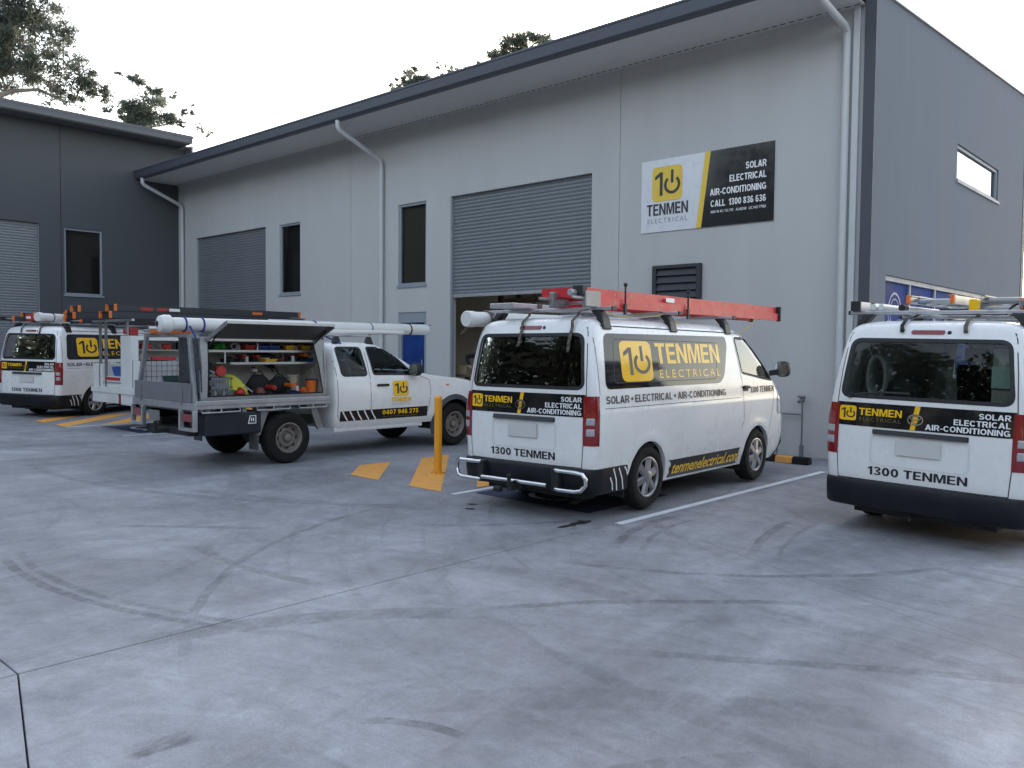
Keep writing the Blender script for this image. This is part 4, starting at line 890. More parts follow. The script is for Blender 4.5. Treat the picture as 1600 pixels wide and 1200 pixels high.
    for s in (-1, 1):
        S1, S2, S3 = on_side(VAN, s, .003), on_side(VAN, s, .0048), on_side(VAN, s, .0062)
        vp = round_poly([(-.775,1.245),(1.58,1.252),(1.70,1.33),(1.86,1.70),(1.84,1.795),(-.71,1.785)], .09, 6, .12)
        MB().patch(vp, S1, 8).build('window_vinyl', blackv, v, smooth=60, fix=False)
        wf = MB().band(round_poly([(-.62,1.30),(1.50,1.30),(1.60,1.72),(-.56,1.735)], .06, 5, .15), inset(round_poly([(-.62,1.30),(1.50,1.30),(1.60,1.72),(-.56,1.735)], .06, 5, .15), .006), on_side(VAN, s, .0038)); wf.build('window_edge', trimgrey, v, fix=False)
        mir = (lambda a, b: (a, b)) if s < 0 else (lambda a, b: (b, a))
        c0 = .54
        def bx(a, b, z0, z1): return (a, b, z0, z1) if s < 0 else (2*c0-a, 2*c0-b, z0, z1)
        logo(bx(-.47,.115,1.31,1.715), S2, S3, yellow, textblk, v)
        letter('TENMEN', bx(.20,1.62,1.485,1.70), S2, yellow, v, bold=.035)
        letter('ELECTRICAL', bx(.235,1.60,1.335,1.42), S2, yellow, v, bold=.004, spacing=1.35)
        letter('SOLAR • ELECTRICAL • AIR-CONDITIONING' if False else 'SOLAR', bx(-.78,-.375,1.105,1.18), S1, textblk, v, bold=.018)
        letter('ELECTRICAL', bx(-.27,.46,1.105,1.18), S1, textblk, v, bold=.018)
        letter('AIR-CONDITIONING', bx(.575,1.70,1.105,1.18), S1, textblk, v, bold=.018)
        for xc in (-.325, .518): xc2 = xc if s < 0 else 2*c0-xc; MB().patch([(xc2+.020*math.cos(t), 1.142+.017*math.sin(t)) for t in frange(0, 2*math.pi, 12)[:-1]], S1, 1).build('bullet_dot', textblk, v, fix=False)
        letter('1300 TENMEN', (2.36,3.06,1.11,1.187) if s < 0 else (3.06,2.36,1.11,1.187), S1, textblk, v, bold=.022)
        sk = MB(); nx_ = 18
        for i in range(nx_):
            a, b = .40+1.78*i/nx_, .40+1.78*(i+1)/nx_
            for z0, z1 in ((.262,.36),(.36,.455)): sk.add([S1(a,z0),S1(b,z0),S1(b,z1),S1(a,z1)], [(0,1,2,3)])
        sk.build('sill_vinyl', blackv, v, smooth=60, fix=False)
        letter('tenmenelectrical.com', (.52,2.12,.295,.425) if s < 0 else (2.12,.52,.295,.425), S2, yellow, v, bold=.02, shear=.25)
        MB().bb(.38,2.20,s*.755-.012,s*.755+.012,.235,.258).build('sill_rail', white2, v)
        # door handle, side marker, mirror, mudflap
        hx = MB().patch(rrect(2.15,2.31,1.135,1.205,.03), on_side(VAN, s, .004), 2); hx.build('door_handle_cup', plastic, v, fix=False)
        y_ = s*(side_y(VAN,2.23,1.17)+.018); MB().bb(2.16,2.31,y_-.012,y_+.012,1.17,1.20).build('door_handle', plastic, v, bevel=.008)
        mr = empty('wing_mirror'); mr.parent = v
        MB().bar((3.02,s*.79,1.34),(3.10,s*.88,1.36),.05,.07).build('mirror_arm', plastic, mr, bevel=.01)
        mh = [(3.06,1.28),(3.16,1.27),(3.22,1.32),(3.22,1.47),(3.17,1.52),(3.06,1.50)]
        q = MB(); n_ = 14; el = [(math.cos(t), math.sin(t)) for t in frange(0, 2*math.pi, n_)[:-1]]
        lv_ = [(.0,.90,.92),(.03,1.0,1.0),(.09,.96,.97),(.13,.7,.75),(.14,.3,.35)]
        vs_ = [(3.08+dx, s*(.925+math.copysign(abs(a)**.7, a)*.095*ky), 1.395+math.copysign(abs(b)**.7, b)*.102*kz) for dx, ky, kz in lv_ for a, b in el]
        fs_ = [(i*n_+k_, i*n_+(k_+1)%n_, (i+1)*n_+(k_+1)%n_, (i+1)*n_+k_) for i in range(4) for k_ in range(n_)]+[tuple(range(n_)), tuple(range(4*n_, 5*n_))]
        q.add(vs_, fs_).build('mirror_housing', plastic, mr, smooth=60)
        MB().patch([(s*(.925)+.083*math.copysign(abs(a)**.7, a), 1.395+.09*math.copysign(abs(b)**.7, b)) for a, b in el], lambda y, z: (3.079, y, z), 2).build('mirror_glass', chrome, mr, fix=False)
        MB().bb(-.40,-.385,s*.70-.09,s*.70+.09,.16,.46).build('mud_flap', plastic, v)
        hl = MB().patch(round_poly([(3.15,.82),(3.36,.80),(3.40,1.0),(3.22,1.08),(3.14,1.02)], .04, 4), on_side(VAN, s, .006), 3); hl.build('headlight', clearlens, v, smooth=60, fix=False)
    # front bumper
    fb = MB()
    vs_ = []
    for z, o in ((.22,-.02),(.26,.03),(.42,.05),(.50,.02)):
        for i in range(-10, 11): y = .80*i/10; vs_.append((front_x(VAN, y, max(z, .3))+o, y, z))
    fb.add(vs_, [(j*21+i, j*21+i+1, (j+1)*21+i+1, (j+1)*21+i) for j in range(3) for i in range(20)]); fb.build('front_bumper', bumper_m, v, smooth=50)
    # rear bumper: wraps the corners
    rb = MB(); vs_ = []; prof = [(.245,-.02),(.27,.035),(.38,.055),(.465,.058),(.492,.045),(.497,.0)]
    path = [(-.36,-.84)]+[(None, y) for y in [-.80+.1*i for i in range(17)]]+[(-.36,.84)]
    for z, o in prof:
        loop = []
        for s in (-1,):
            for x in (-.40,-.50,-.62,-.74): loop.append((x, -(.83+o*.25-.0), z))
        for i in range(-9, 10):
            t = R(90)*i/9; c = max(0, math.cos(t)); s_ = math.sin(t); loop.append((-.84-(.17+o)*c**.5, math.copysign(abs(s_)**.55, s_)*(.83+o*.25) if t else 0, z))
        for x in (-.74,-.62,-.50,-.40): loop.append((x, (.83+o*.25), z))
        vs_ += loop; nl = len(loop)
    rb.add(vs_, [(j*nl+i, j*nl+i+1, (j+1)*nl+i+1, (j+1)*nl+i) for j in range(len(prof)-1) for i in range(nl-1)])
    rb.build('rear_bumper', bumper_m, v, smooth=55, fix=True)
    for s in (-1, 1):
        stp = ('white_stripe', textwht, v)
        for a, b in (((-.71,.40),(-.66,.27)), ((-.655,.48),(-.585,.26)), ((-.56,.48),(-.475,.26)), ((-.46,.48),(-.41,.40))):
            ribbon([a, ((a[0]+b[0])/2+.012, (a[1]+b[1])/2), b], .018, lambda x, z: (x, s*(.847 if z > .36 else .838+ (z-.26)*.09), z), stp)
    MB().tube([(-.95,.05,.20),(-1.0,.05,.20)], .02).bb(-.92,-.5,-.5,.5,.20,.26).build('tow_frame', dark, v)
    return v
def rear_glass(v, mat):
    g_ = MB().patch(inset(WIN_REAR, -.006), on_rear(VAN, -.012), 8).build('rear_window', mat, v, smooth=60, fix=False)
    MB().band(inset(WIN_REAR, -.012), inset(WIN_REAR, .022), on_rear(VAN, .0015)).build('window_seal', plastic, g_, fix=False)
    return g_
def wiper(v):
    w_ = empty('rear_wiper'); w_.parent = v
    MB().tube([(-.98,.62,1.265),(-.985,.35,1.30),(-.985,.1,1.30)], .010, 6).cyl((-.96,.62,1.262),(-1.0,.62,1.262),.028,12).build('wiper_arm', plastic, w_, smooth=40)
footm = pm('black_rack_foot', (.010,.010,.012), .5, var=.1)
def roof_rack(v, xs=(-.62,.66,1.95), hz=2.03, half=.80, bars='flat'):
    rk = empty('roof_rack'); rk.parent = v
    for x in xs:
        for s in (-1, 1):
            ft = MB(); P0 = [(-.075,.68,1.83),(.075,.68,1.83),(.075,.745,1.822),(-.075,.745,1.822)]; P1 = [(-.055,.57,hz-.02),(.055,.57,hz-.02),(.055,.67,hz-.02),(-.055,.67,hz-.02)]
            mid = [(-.065,.64,1.94),(.065,.64,1.94),(.065,.715,1.94),(-.065,.715,1.94)]
            vs_ = [(x+a, s*b, c) for r_ in (P0, mid, P1) for a, b, c in r_]
            ft.add(vs_, [(3,2,1,0),(8,9,10,11)]+[(i*4+k_, i*4+(k_+1)%4, (i+1)*4+(k_+1)%4, (i+1)*4+k_) for i in range(2) for k_ in range(4)]).build('rack_foot', footm, rk, bevel=.012)
        cb = MB().bb(x-.035,x+.035,-half,half,hz-.02,hz+.012).build('cross_bar', alu, rk, bevel=.006)
        for s in (-1, 1): MB().bb(x-.037,x+.037,s*(half+.008)-.008,s*(half+.008)+.008,hz-.022,hz+.014).build('end_cap', plastic, rk)
    return rk
core = make_van_core()
roof_rack(core)
VANS = dict(v1=(-19.968,7.120,2.004,.011,.067), v2=(-5.56,7.253,1.600,-.004,-.013), v3=(-2.242,8.757,1.519,.017,-.05))
def pose(o, q): o.location = (q[0], q[1], q[4]); o.rotation_mode = 'XYZ'; o.rotation_euler = (q[3], 0, q[2])
van3 = core; van1 = copy_tree(core); van2 = copy_tree(core)
for v_, q_, lb in ((van1,'v1','white liveried van with its plates blurred, parked at the far left'), (van2,'v2','white liveried van carrying the red ladder, with chrome rear bar'), (van3,'v3','white liveried van at the right edge with aluminium ladders on its roof')):
    pose(v_, VANS[q_]); tag(v_, lb, 'van', 'white company vans')
van1['label'] = 'white liveried van parked askew at the far left beneath orange tipped ladders'
rear_glass(van1, tint_rear); rear_glass(van2, tint_rear); rear_glass(van3, tint_van3); wiper(van1); wiper(van3)
# dark window tint shows little of the cargo; van 2: chrome bar, tow ball, sticker
cb_ = empty('rear_bar'); cb_.parent = van2
MB().tube([(-1.155,-.42,.33),(-1.155,.42,.33)], .021, 12).build('lower_tube', chrome, cb_, smooth=40)
for s in (-1, 1):
    loop = [(-1.20,s*.40,.335),(-1.20,s*.46,.345),(-1.16,s*.52,.36)]
    q = [(-1.10,s*.48,.475),(-1.125,s*.54,.475),(-1.125,s*.74,.475),(-1.11,s*.80,.465),(-1.095,s*.83,.42),(-1.095,s*.83,.365),(-1.11,s*.79,.31),(-1.125,s*.73,.298),(-1.125,s*.54,.295),(-1.10,s*.48,.295)]
    MB().tube(q, .020, 12).build('corner_tube', chrome, cb_, smooth=40)
    MB().bb(-1.12,-1.02,s*.48-.04,s*.48+.04,.27,.49).build('bar_bracket', plastic, cb_, bevel=.01)
MB().bar((-1.0,0,.27),(-1.22,0,.27),.06,.06).cyl((-1.22,0,.29),(-1.22,0,.36),.02,10).blob((-1.22,0,.385),.027,jit=0).cyl((-1.2,.12,.24),(-1.2,.2,.24),.03,10).build('tow_hitch', dark, cb_, smooth=40)
# ------------------------------------------------------------------ utes
CAB=[(.42,.78,3.95,.80,.10,.50),(.50,.75,4.02,.835,.10,.50),(.62,.74,4.06,.855,.10,.50),(.85,.74,4.03,.868,.10,.50),(.98,.74,3.95,.862,.10,.50),(1.06,.74,3.78,.852,.10,.5),
(1.11,.745,3.50,.846,.10,.5),(1.15,.75,3.10,.838,.10,.42),(1.18,.755,2.80,.830,.10,.34),(1.21,.76,2.62,.822,.10,.28),(1.35,.775,2.36,.79,.10,.26),(1.50,.79,2.08,.745,.10,.25),
(1.60,.81,1.88,.712,.12,.25),(1.64,.83,1.77,.69,.14,.25),(1.665,.86,1.66,.65,.16,.25),(1.68,.92,1.54,.56,.16,.25),(1.688,1.02,1.42,.40,.15,.2),(1.692,1.12,1.30,.20,.08,.09)]
UA = 3.16
U_DOOR = round_poly([(1.50,1.20),(2.28,1.19),(1.98,1.45),(1.78,1.585),(1.60,1.605),(1.43,1.605)], .035, 4, .08)
U_QTR = round_poly([(.92,1.185),(1.375,1.185),(1.31,1.60),(.86,1.60)], .06, 5, .08)
U_WS = round_poly([(-.70,1.23),(.70,1.23),(.58,1.62),(-.58,1.62)], .06, 5, .08)
U_BK = round_poly([(-.55,1.22),(.55,1.22),(.50,1.55),(-.50,1.55)], .06, 5, .08)
lining_u = pm('pale_cabin_lining', (.36,.37,.37), .8, var=.08)
def make_ute_core():
    v = empty('utility_truck')
    zs = sorted(set(frange(.42,1.0,14)+[1.03,1.06,1.085,1.11,1.13,1.15,1.165,1.18,1.195,1.21,1.23,1.26]+frange(1.3,1.6,8)+[1.62,1.64,1.655,1.668,1.678,1.685,1.69]))
    zi = sorted(set(frange(.47,1.02,5)+[1.2,1.25]+frange(1.3,1.6,6)+[1.64,1.66,1.675]))
    o = shell(CAB, zs, 0, (UA,), .40); i = shell(CAB, zi, .04, nside=14, nr=6, nf=6); nf_ = len(o.f); o.add(i.v, i.f)
    b = o.build('cab_body', white, v, fix=False); ct = MB(); b.data.materials.append(lining_u)
    for p_ in b.data.polygons[nf_:]: p_.material_index = 1
    for s in (-1, 1):
        ct.cyl((UA, s*.5, .36), (UA, s*1.2, .36), .41, 40)
        for W in (U_DOOR, U_QTR): ct.prism(W, lambda x, z: (x, s*.56, z), lambda x, z: (x, s*1.1, z))
    boolean_cut(b, ct); ct = MB()
    ct.prism(U_WS, lambda y, z: (1.75, y, z), lambda y, z: (3.0, y, z)); ct.prism(U_BK, lambda y, z: (.5, y, z), lambda y, z: (.95, y, z))
    boolean_cut(b, ct); me = b.data; me.polygons.foreach_set('use_smooth', [True]*len(me.polygons)); me.set_sharp_from_angle(angle=R(32))
    me.materials.clear(); me.materials.append(white); me.materials.append(lining_u)
    MB().patch(U_WS, lambda y, z: (front_x(CAB, y, z)-.010, y, z), 6).build('windscreen', ute_glass, v, smooth=60, fix=False)
    MB().patch(U_BK, lambda y, z: (rear_x(CAB, y, z)+.010, y, z), 5).build('back_window', ute_glass, v, smooth=60, fix=False)
    sm = ('panel_seam', seamm, v)
    for s in (-1, 1):
        f_ = on_side(CAB, s, .0016)
        for W, n_ in ((U_DOOR, 'door_window'), (U_QTR, 'quarter_window')):
            MB().patch(inset(W, -.003), lambda x, z: (x, s*(side_y(CAB, x, z)-.010), z), 5).build(n_, ute_glass, v, smooth=60, fix=False)
            MB().band(inset(W, -.014), inset(W, .014), on_side(CAB, s, .002)).build('window_seal', plastic, v, fix=False)
        ribbon([(1.36,1.66),(1.40,1.40),(1.42,1.15),(1.42,.55)], .008, f_, sm); ribbon([(.80,1.60),(.82,1.2),(.82,.60),(.86,.55)], .008, f_, sm)
        ribbon([(2.42,1.16),(2.60,1.10),(2.62,.90),(2.58,.62),(2.50,.52)], .008, f_, sm); ribbon([(.86,.54),(2.5,.52)], .008, f_, sm)
        # flare
        fl = MB(); n = 26; vs_ = []
        for q, (r0, off) in enumerate(((.405,-.03),(.41,.03),(.47,.022),(.49,.0))):
            for k_ in range(n+1):
                t = R(-18)+R(216)*k_/n; x, z = UA+r0*math.cos(t), .36+r0*math.sin(t); vs_.append((x, s*(side_y(CAB, x, min(1.1, max(.42, z)))+off), z))
        fl.add(vs_, [(j*(n+1)+i_, j*(n+1)+i_+1, (j+1)*(n+1)+i_+1, (j+1)*(n+1)+i_) for j in range(3) for i_ in range(n)]); fl.build('wheel_arch_flare', pm('grey_flare', (.05,.055,.065), .6, var=.1), v, smooth=50)
        ww = MB(); vs_ = [(UA+.415*math.cos(R(-10)+R(200)*i_/18), s*yy, .36+.415*math.sin(R(-10)+R(200)*i_/18)) for yy in (.42,.83) for i_ in range(19)]
        ww.add(vs_, [(i_, i_+1, 20+i_, 19+i_) for i_ in range(18)]); ww.add(vs_[:19], [tuple(range(19))]); ww.build('wheel_arch_liner', dark, v, smooth=50)
        # handle, mirror, sill
        y_ = s*(side_y(CAB,1.65,1.03)+.02); hd = MB().bb(1.53,1.76,y_-.015,y_+.015,1.02,1.055); hd.build('door_handle', plastic, v, bevel=.012)
        mr = empty('wing_mirror'); mr.parent = v
        q = MB(); n_ = 14; el = [(math.cos(t), math.sin(t)) for t in frange(0, 2*math.pi, n_)[:-1]]; lv_ = [(.0,.92,.94),(.03,1,1),(.09,.95,.95),(.13,.6,.7)]
        q.add([(2.16+dx, s*(.97+math.copysign(abs(a)**.7, a)*.11*ky), 1.27+math.copysign(abs(c)**.7, c)*.105*kz) for dx, ky, kz in lv_ for a, c in el], [(i_*n_+k_, i_*n_+(k_+1)%n_, (i_+1)*n_+(k_+1)%n_, (i_+1)*n_+k_) for i_ in range(3) for k_ in range(n_)]+[tuple(range(n_)), tuple(range(3*n_, 4*n_))]).build('mirror_housing', plastic, mr, smooth=60)
        MB().bar((2.22,s*.80,1.22),(2.24,s*.92,1.24),.06,.05).build('mirror_arm', plastic, mr)
        MB().patch([(s*.97+.095*math.copysign(abs(a)**.7, a), 1.27+.09*math.copysign(abs(c)**.7, c)) for a, c in el], lambda y, z: (2.158, y, z), 2).build('mirror_glass', chrome, mr, fix=False)
        MB().patch(round_poly([(3.55,.86),(3.82,.84),(3.85,.98),(3.60,1.02)], .03, 4), on_side(CAB, s, .006), 3).build('headlight', clearlens, v, smooth=60, fix=False)
        MB().bb(2.96,3.02,s*(.867)-.006,s*.867+.008,1.0,1.02).build('side_repeater', orange, v)
        st = MB().bb(1.25,1.70,s*.40-.22,s*.40+.22,.82,.98).build('seat', trimgrey, v, bevel=.05)
        MB().add([(1.28,s*.40-.22,.96),(1.28,s*.40+.22,.96),(1.12,s*.40+.2,1.40),(1.12,s*.40-.2,1.40),(1.40,s*.40-.22,.96),(1.40,s*.40+.22,.96),(1.22,s*.40+.2,1.40),(1.22,s*.40-.2,1.40)], [(0,1,2,3),(7,6,5,4),(0,4,5,1),(2,6,7,3),(1,5,6,2),(3,7,4,0)]).build('backrest', trimgrey, st, bevel=.05)
        MB().bb(1.10,1.20,s*.40-.12,s*.40+.12,1.42,1.56).build('headrest', trimgrey, st, bevel=.03)
    MB().bb(2.15,2.5,-.72,.72,.95,1.19).build('dashboard', dark, v, bevel=.05)
    MB().tube([(1.88+.06*math.cos(t), -.38+.17*math.sin(t), 1.14+.16*math.cos(t)) for t in frange(0, 2*math.pi, 20)], .013, 6).build('steering_wheel', dark, v, smooth=50)
    MB().bb(3.9,4.16,-.82,.82,.38,.66).build('front_bumper', bumper_m, v, bevel=.06)
    for x in (0, UA):
        for s in (-1, 1): wheel(v, x, s*.765, s, .352, .225, 'steel', .205)
    ch = MB()
    for s in (-1, 1): ch.bb(-1.2,3.6,s*.42-.04,s*.42+.04,.48,.62)
    ch.cyl((0,-.66,.35),(0,.66,.35),.055,12).cyl((0,-.1,.35),(0,.12,.35),.15,14).bb(.9,2.4,-.25,.25,.40,.55); ch.build('chassis', dark, v, smooth=40)
    MB().bb(.80,2.50,-.80,-.74,.36,.43).bb(.80,2.50,.74,.80,.36,.43).build('sill_trim', white2, v, bevel=.015)
    return v
ute = make_ute_core()
serv = copy_tree(ute)
ute.location = (-10.9, 6.46, gz(-10.9)); ute.rotation_euler = (0,0,R(90))
tag(ute, 'white utility truck with aluminium tray and open side toolbox full of tools', 'utility truck', 'utility trucks')
serv.name = 'utility_truck'; serv.location = (-15.75, 7.80, gz(-15.75)); serv.rotation_euler = (0,0,R(90))
tag(serv, 'white service body utility truck with grey ladders on its rack, behind the open toolbox', 'utility truck', 'utility trucks')
# --- ute 1: tray, toolbox, hatch
tr = MB().bb(-1.34,.66,-.88,.88,.83,.875)
for x in (-1.2,-.7,-.2,.3): tr.bb(x,x+.06,-.86,.86,.74,.83)
tr.build('tray_floor', aludark, ute)
for s in (-1, 1):
    MB().bb(-1.36,.66,s*.89-.015,s*.89+.015,.80,.905).build('tray_edge', alu, ute, bevel=.006)
    MB().bb(-1.36,.66,s*.907-.003,s*.907+.003,.845,.855).build('tray_groove', aludark, ute)
    for a, c in ((-1.28,-.75),(-.50,.0),(.15,.60)):
        rl = MB().tube([(a,s*.88,.80),(a,s*.895,.755),(c,s*.895,.755),(c,s*.88,.80)], .011, 8).tube([((a+c)/2,s*.89,.80),((a+c)/2,s*.895,.755)], .011, 8).build('rope_rail', alu, ute, smooth=50)
MB().bb(-1.375,-1.34,-.90,.90,.79,.88).build('rear_rail', alu, ute, bevel=.005)
MB().bb(-1.372,-1.345,-.76,.84,.885,1.125).bb(-1.376,-1.341,-.76,.84,1.0,1.005).build('tailgate', pm('grey_tailgate', (.22,.23,.25), .5, metal=.4, var=.1), ute, bevel=.004)
MB().bb(-1.34,.30,.862,.888,.88,1.12).build('drop_side', aludark, ute, bevel=.004)
for y in (-.55, .62): MB().bb(-1.385,-1.372,y-.02,y+.02,.85,1.06).build('tailgate_latch', aludark, ute)
for y0, y1 in ((.85,.60), (-.80,-.62)): MB().bar((-1.32,y0,.88),(-1.30,y1,1.74),.06,.05,(1,0,0)).build('rear_post', pm('grey_post', (.30,.31,.33), .45, metal=.3), ute, bevel=.006)
MB().bb(-1.325,-1.275,-.66,.64,1.715,1.76).build('rear_beam', aludark, ute)
for y0, y1 in ((-.90,-.50), (.55,.90)):
    lf = MB().bb(-1.40,-1.34,y0,y0+.04,.52,.79).bb(-1.40,-1.34,y1-.04,y1,.52,.79).bb(-1.40,-1.34,y0+.04,y1-.04,.52,.56); lf.build('light_frame', alu, ute, bevel=.005)
    MB().bb(-1.385,-1.36,y0+.07,y1-.07,.64,.74).build('tail_light', redlens, ute, bevel=.006)
MB().bb(-1.30,-1.05,-.62,.62,.44,.53).bb(-1.50,-1.2,-.04,.04,.45,.51).cyl((-1.47,0,.51),(-1.47,0,.57),.018,10).blob((-1.47,0,.59),.026,jit=0).build('tow_bar', dark, ute, smooth=40)
MB().bb(-1.366,-1.36,.10,.42,.60,.74).build('number_plate', aludark, ute)
tb_ = MB().bb(-1.22,-.42,-.86,-.50,.45,.745).build('under_tray_box', pm('black_box', (.014,.018,.028), .45, var=.1), ute, bevel=.02)
ml = MB(); fu = lambda a, c: (-.62+a*.12, -.8625, .58+c*.11); ml.add([fu(*p) for p in [(0,0),(1,0),(1,.1),(0,.1)]],[(0,1,2,3)]); ml.add([fu(*p) for p in [(0,.1),(.12,.1),(.3,.9),(.18,.9)]],[(0,1,2,3)]); ml.add([fu(*p) for p in [(.18,.9),(1,.9),(1,1),(.2,1)]],[(0,1,2,3)]); ml.add([fu(*p) for p in [(.9,.1),(1,.1),(1,.9),(.9,.9)]],[(0,1,2,3)]); ml.add([fu(*p) for p in [(.35,.3),(.5,.3),(.5,.7),(.35,.7)]],[(0,1,2,3)]); ml.add([fu(*p) for p in [(.6,.3),(.75,.3),(.75,.7),(.6,.7)]],[(0,1,2,3)]); ml.build('maker_mark', textwht, tb_, fix=False)
for s in (-1, 1):
    MB().bar((-.36,s*.80,.79),(-.50,s*.80,.44),.18,.035,(0,1,0)).build('guard_bracket', aludark, ute); MB().bb(-.49,-.475,s*.77-.11,s*.77+.11,.22,.45).build('mud_flap', pm('mud_flap_grey', (.075,.075,.08), .7), ute)
    MB().bar((.42,s*.80,.79),(.55,s*.80,.45),.10,.03,(0,1,0)).build('guard_bracket', aludark, ute)
# toolbox: checker-plate frame round an open side
chk = pm('checker_plate', (.30,.31,.32), .45, metal=.7, var=.25, scale=60, dirt=.3, dcol=(.10,.10,.10), dscale=6)
inb = pm('toolbox_lining', (.42,.40,.36), .7, var=.2, scale=6, dirt=.4, dcol=(.2,.19,.17), dscale=7)
yo, yi = -.882, -.28
tbx = empty('toolbox'); tbx.parent = ute
MB().bb(-1.28,.60,yi-.012,yi,.876,1.70).build('back_panel', inb, tbx); MB().bb(-1.28,.60,yo,yi-.012,.878,.935).build('toolbox_floor', chk, tbx)
MB().prism([(yo,.935),(yi-.013,.935),(yi-.013,1.70),(yo+.07,1.70),(yo+.02,1.40)], lambda a, c: (-1.285, a, c), lambda a, c: (-1.265, a, c)).build('end_panel', pm('smoked_panel', (.06,.065,.07), .3, metal=.3), tbx)
MB().prism([(yo,.935),(yi-.013,.935),(yi-.013,1.70),(yo+.07,1.70),(yo+.02,1.40)], lambda a, c: (.585, a, c), lambda a, c: (.605, a, c)).build('end_panel', inb, tbx)
MB().bb(-1.29,.61,yo+.07,yi,1.70,1.715).build('top_panel', chk, tbx)
# front frame of the opening
def fq(a, c):       # face leans inwards towards the top
    return (a, yo-.004+.07*max(0, (c-.935)/.765), c)
def fstrip(P, n='opening_frame', mt=chk, d=.02):
    MB().prism(P, fq, lambda a, c: (a, fq(a, c)[1]+d, c)).build(n, mt, tbx, bevel=.003)
fstrip([(-1.29,.936),(-1.20,.936),(-1.17,1.30),(-1.16,1.70),(-1.26,1.70),(-1.285,1.30)])
fstrip([(.55,.936),(.61,.936),(.61,1.70),(.42,1.70),(.50,1.35)])
fstrip([(-1.20,.88),(.55,.88),(.55,.955),(-1.20,.955)]); fstrip([(-1.16,1.665),(.43,1.665),(.42,1.70),(-1.16,1.70)], mt=alu)
sl_ = MB(); sl_.tube([fq(-1.19,.962),fq(.545,.962),fq(.495,1.35),fq(.41,1.66),fq(-1.155,1.66),fq(-1.165,1.30),fq(-1.19,.962)], .009, 6); sl_.build('door_seal', rubber, tbx, smooth=50)
MB().bb(-1.255,.58,-.62,yi-.014,1.535,1.548).bb(-1.255,.58,-.628,-.62,1.525,1.555).build('shelf', alu, tbx)
MB().bb(-.76,.58,-.66,yi-.014,1.37,1.382).bb(-.76,.58,-.668,-.66,1.362,1.392).build('shelf', alu, tbx)
MB().bb(-.90,-.76,-.56,yi-.014,1.375,1.387).bb(-.82,-.80,-.62,-.60,1.387,1.535).bb(-.34,-.32,-.62,-.60,1.555,1.665).build('shelf_post', alu, tbx)
hp = [(-1.20,0),(.46,0),(.60,.46),(-1.03,.46)]
ht = MB(); hy0, hz0, hy1, hz1 = -.84, 1.70, -1.26, 1.905
def hpt(a, k_, o=0): return (a, hy0+(hy1-hy0)*k_-o*.52, hz0+(hz1-hz0)*k_-o*.85*-1)
HX = [(-1.17,0),(.44,0),(.47,1),(-1.14,1)]
ht.add([hpt(a, k_, 0) for a, k_ in HX]+[hpt(a, k_, .016) for a, k_ in HX], [(0,1,2,3),(7,6,5,4),(0,4,5,1),(1,5,6,2),(2,6,7,3),(3,7,4,0)])
ht.build('hatch_skin', pm('checker_dark', (.13,.135,.14), .5, metal=.6, var=.35, scale=90), tbx)
for p, q in (((-1.17,0),(-1.14,1)), ((.44,0),(.47,1))): MB().bar(hpt(*p, -.02), hpt(*q, -.02), .02, .05).build('hatch_lip', aludark, tbx)
MB().bar(hpt(-1.14,1,.0), hpt(.47,1,.0), .03, .04).build('hatch_edge', alu, tbx, bevel=.004)
MB().tube([(-1.13,-.80,1.60),hpt(-1.13,.7,-.02)], .010, 6).tube([(.41,-.80,1.60),hpt(.43,.7,-.02)], .010, 6).build('gas_strut', dark, tbx, smooth=50)
MB().bb(-1.1,.40,yo+.055,yo+.075,1.672,1.695).build('bright_edge', pm('pale_edge_strip', (.7,.66,.58), .3), tbx)  # brightness of the aluminium edge put into a pale strip; no lamp
# wire mesh inside the tray, cab rack
ms = MB()
for i in range(11): ms.bar((-1.30+.075*i,.80,1.0),(-1.30+.075*i,.80,1.40),.004,.004)
for j in range(6): ms.bar((-1.30,.80,1.02+.075*j),(-.55,.80,1.02+.075*j),.004,.004)
ms.build('mesh_guard', dark, ute)
MB().bb(-1.30,-.55,.815,.822,.90,1.385).build('mesh_backing', white2, ute)
crk = empty('roof_rack'); crk.parent = ute
for x in (.95, 1.55):
    MB().bb(x-.03,x+.03,-.66,.66,1.765,1.79).build('cross_bar', alu, crk, bevel=.005)
    for s in (-1, 1): MB().add([(x-.07,s*.60,1.665),(x+.07,s*.60,1.665),(x+.07,s*.67,1.65),(x-.07,s*.67,1.65),(x-.035,s*.60,1.765),(x+.035,s*.60,1.765),(x+.035,s*.65,1.765),(x-.035,s*.65,1.765)], [(3,2,1,0),(4,5,6,7),(0,1,5,4),(1,2,6,5),(2,3,7,6),(3,0,4,7)]).build('rack_foot', plastic, crk, bevel=.008)
